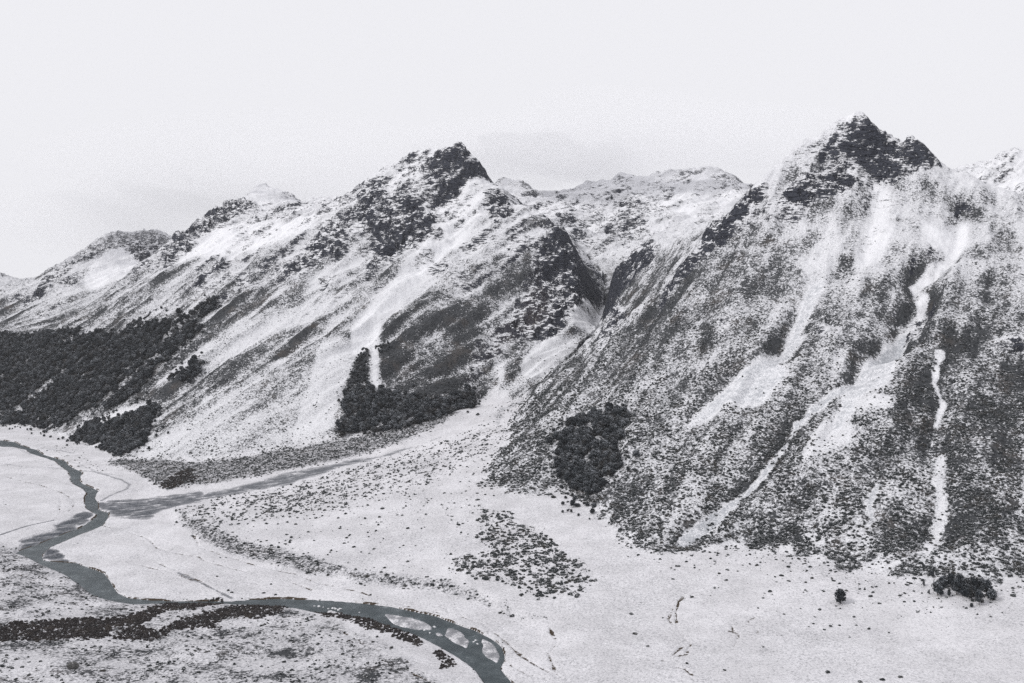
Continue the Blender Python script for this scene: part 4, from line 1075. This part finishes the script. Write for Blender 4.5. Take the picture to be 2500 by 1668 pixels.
# ------------------------------------------------------------------ the air
def box_mesh(name, x0, x1, y0, y1, z0, z1_):
    v = [(x, y, z) for z in (z0, z1_) for x, y in ((x0, y0), (x1, y0), (x1, y1), (x0, y1))]
    f = [(0, 3, 2, 1), (4, 5, 6, 7), (0, 1, 5, 4), (1, 2, 6, 5), (2, 3, 7, 6), (3, 0, 4, 7)]
    me = bpy.data.meshes.new(name); me.from_pydata(v, [], f); me.update(); return me
def volume_mat(name, dens, tone=.95):
    m, n = new_mat(name)
    o = n.nodes.new('ShaderNodeOutputMaterial'); p = n.nodes.new('ShaderNodeVolumePrincipled')
    p.inputs['Color'].default_value = (tone, tone, min(1, tone+.01), 1); p.inputs['Density'].default_value = dens; p.inputs['Anisotropy'].default_value = 0.0
    n.links.new(p.outputs[0], o.inputs['Volume']); return m
hz = bpy.data.objects.new('haze', box_mesh('haze', -4800, 4800, -300, 7800, -8, 900)); col.objects.link(hz)
hz.data.materials.append(volume_mat('haze_air', 1.3e-5)); hz['kind'] = 'stuff'; hz['label'] = 'pale cold haze filling the valley'

def mist_bank(name, c, r, dens, seed, label, tone=.97):
    """a closed, lumpy bank of cloud resting on the high ridges"""
    iv, jf = ico(3); g = np.random.default_rng(seed)
    a = g.normal(size=(6, 3))*1.6; ph = g.random(6)*6.28
    d = 1+.10*sum(np.sin(iv@a[k]*2+ph[k]) for k in range(6))
    v = iv*d[:, None]*np.array(r)[None]+np.array(c)[None]
    me = mesh_of(name, v, jf, volume_mat(name+'_air', dens, tone))
    o = bpy.data.objects.new(name, me); col.objects.link(o); o['kind'] = 'stuff'; o['label'] = label
for k, f in ((0, 1.0), (1, .72)):
    mist_bank('mist', (-850, 3620, 700), (820*f, 400*f, 150*f), 7e-4, 2+k, ('thin skirt', 'thick heart')[k]+' of the low cloud behind the long range')
    mist_bank('mist', (-1480, 3750, 560), (480*f, 420*f, 150*f), 6e-4, 6+k, ('thin skirt', 'thick heart')[k]+' of the low cloud over the far dark ridge')
    mist_bank('mist', (40, 3260, 720), (400*f, 260*f, 130*f), 8e-4, 13+k, ('thin skirt', 'thick heart')[k]+' of the cloud behind the middle summit')
    mist_bank('mist', (430, 3520, 790), (700*f, 430*f, 150*f), 9e-4, 24+k, ('thin skirt', 'thick heart')[k]+' of the cloud over the gully head')
for v_ in hz.data.vertices:
    if v_.co.z > 100: v_.co.z = 1250

# ------------------------------------------------------------------ stones
def stone_mesh(name, seed, mat, sub=2):
    iv, jf = ico(sub); g = np.random.default_rng(seed)
    v = iv.copy()
    for k in range(9):                                   # flat broken faces
        nrm = g.normal(size=3); nrm /= np.linalg.norm(nrm); d = .62+.25*g.random()
        h = v@nrm; v = v-np.maximum(h-d, 0)[:, None]*nrm[None]
    v = v*(1+.05*g.normal(size=len(v)))[:, None]
    return mesh_of(name, v, jf, mat)
M_STONE, _n = new_mat('boulder_rock'); _b = NB(_n); _g = _b.add('ShaderNodeNewGeometry'); _sn = _b.add('ShaderNodeSeparateXYZ'); _n.links.new(_g.outputs['Normal'], _sn.inputs[0])
_k = _b.noise(_g.outputs['Position'], .9, 5, .7)
_c0 = _b.mix(_b.ramp(_k, .35, .65), (.035, .034, .034), (.15, .148, .142))
_e = _b.math('ADD', _sn.outputs[2], _b.math('MULTIPLY', _b.math('SUBTRACT', _k, .5), 1.6))
_b.finish(_b.mix(_b.ramp(_e, .95, 1.25), _c0, (.68, .68, .70)), .9, .15, _k, .5, .4)
x, y, z = at_px(178, 1632)
o = bpy.data.objects.new('boulder', stone_mesh('boulder', 5, M_STONE, 3)); col.objects.link(o)
o.location = (x, y, z+1.0); o.scale = (4.6, 3.4, 3.4); o.rotation_euler = (0, .25, .4)
o['label'] = 'big grey boulder half sunk in the scrub of the near bank'; o['category'] = 'boulder'
M_ICE, _n = new_mat('snowy_stone'); _b = NB(_n); _g = _b.add('ShaderNodeNewGeometry')
_b.finish(_b.mix(_b.ramp(_b.noise(_g.outputs['Position'], 1.2, 3), .38, .5), (.10, .105, .11), (.72, .72, .74)), .9, .1)
ST = [stone_mesh('river_stone', 20+k, M_ICE, 1) for k in range(3)]
for k, (px, py) in enumerate(z8([(5,665),(20,672),(38,662),(55,668),(72,674),(46,678),(-30,655),(-60,650),(-90,648),(85,668),(215,690),(655,800),(690,830),(720,790),(1000,880),(1010,905),(985,890)])):
    x, y, z = at_px(px, py)
    o = bpy.data.objects.new('river_stone', ST[k % 3]); col.objects.link(o)
    r = .8+.9*random.random(); o.location = (x, y, max(z, .1)+.15); o.scale = (r*1.3, r, r*.7); o.rotation_euler = (0, 0, random.random()*6)
    o['label'] = 'snow-capped stone at the river edge below the thorn band' if k < 10 else 'snow-capped stone standing in the water between the gravel bars'
    o['category'] = 'stone'; o['group'] = 'stones along the river edge' if k < 10 else 'stones between the gravel bars'
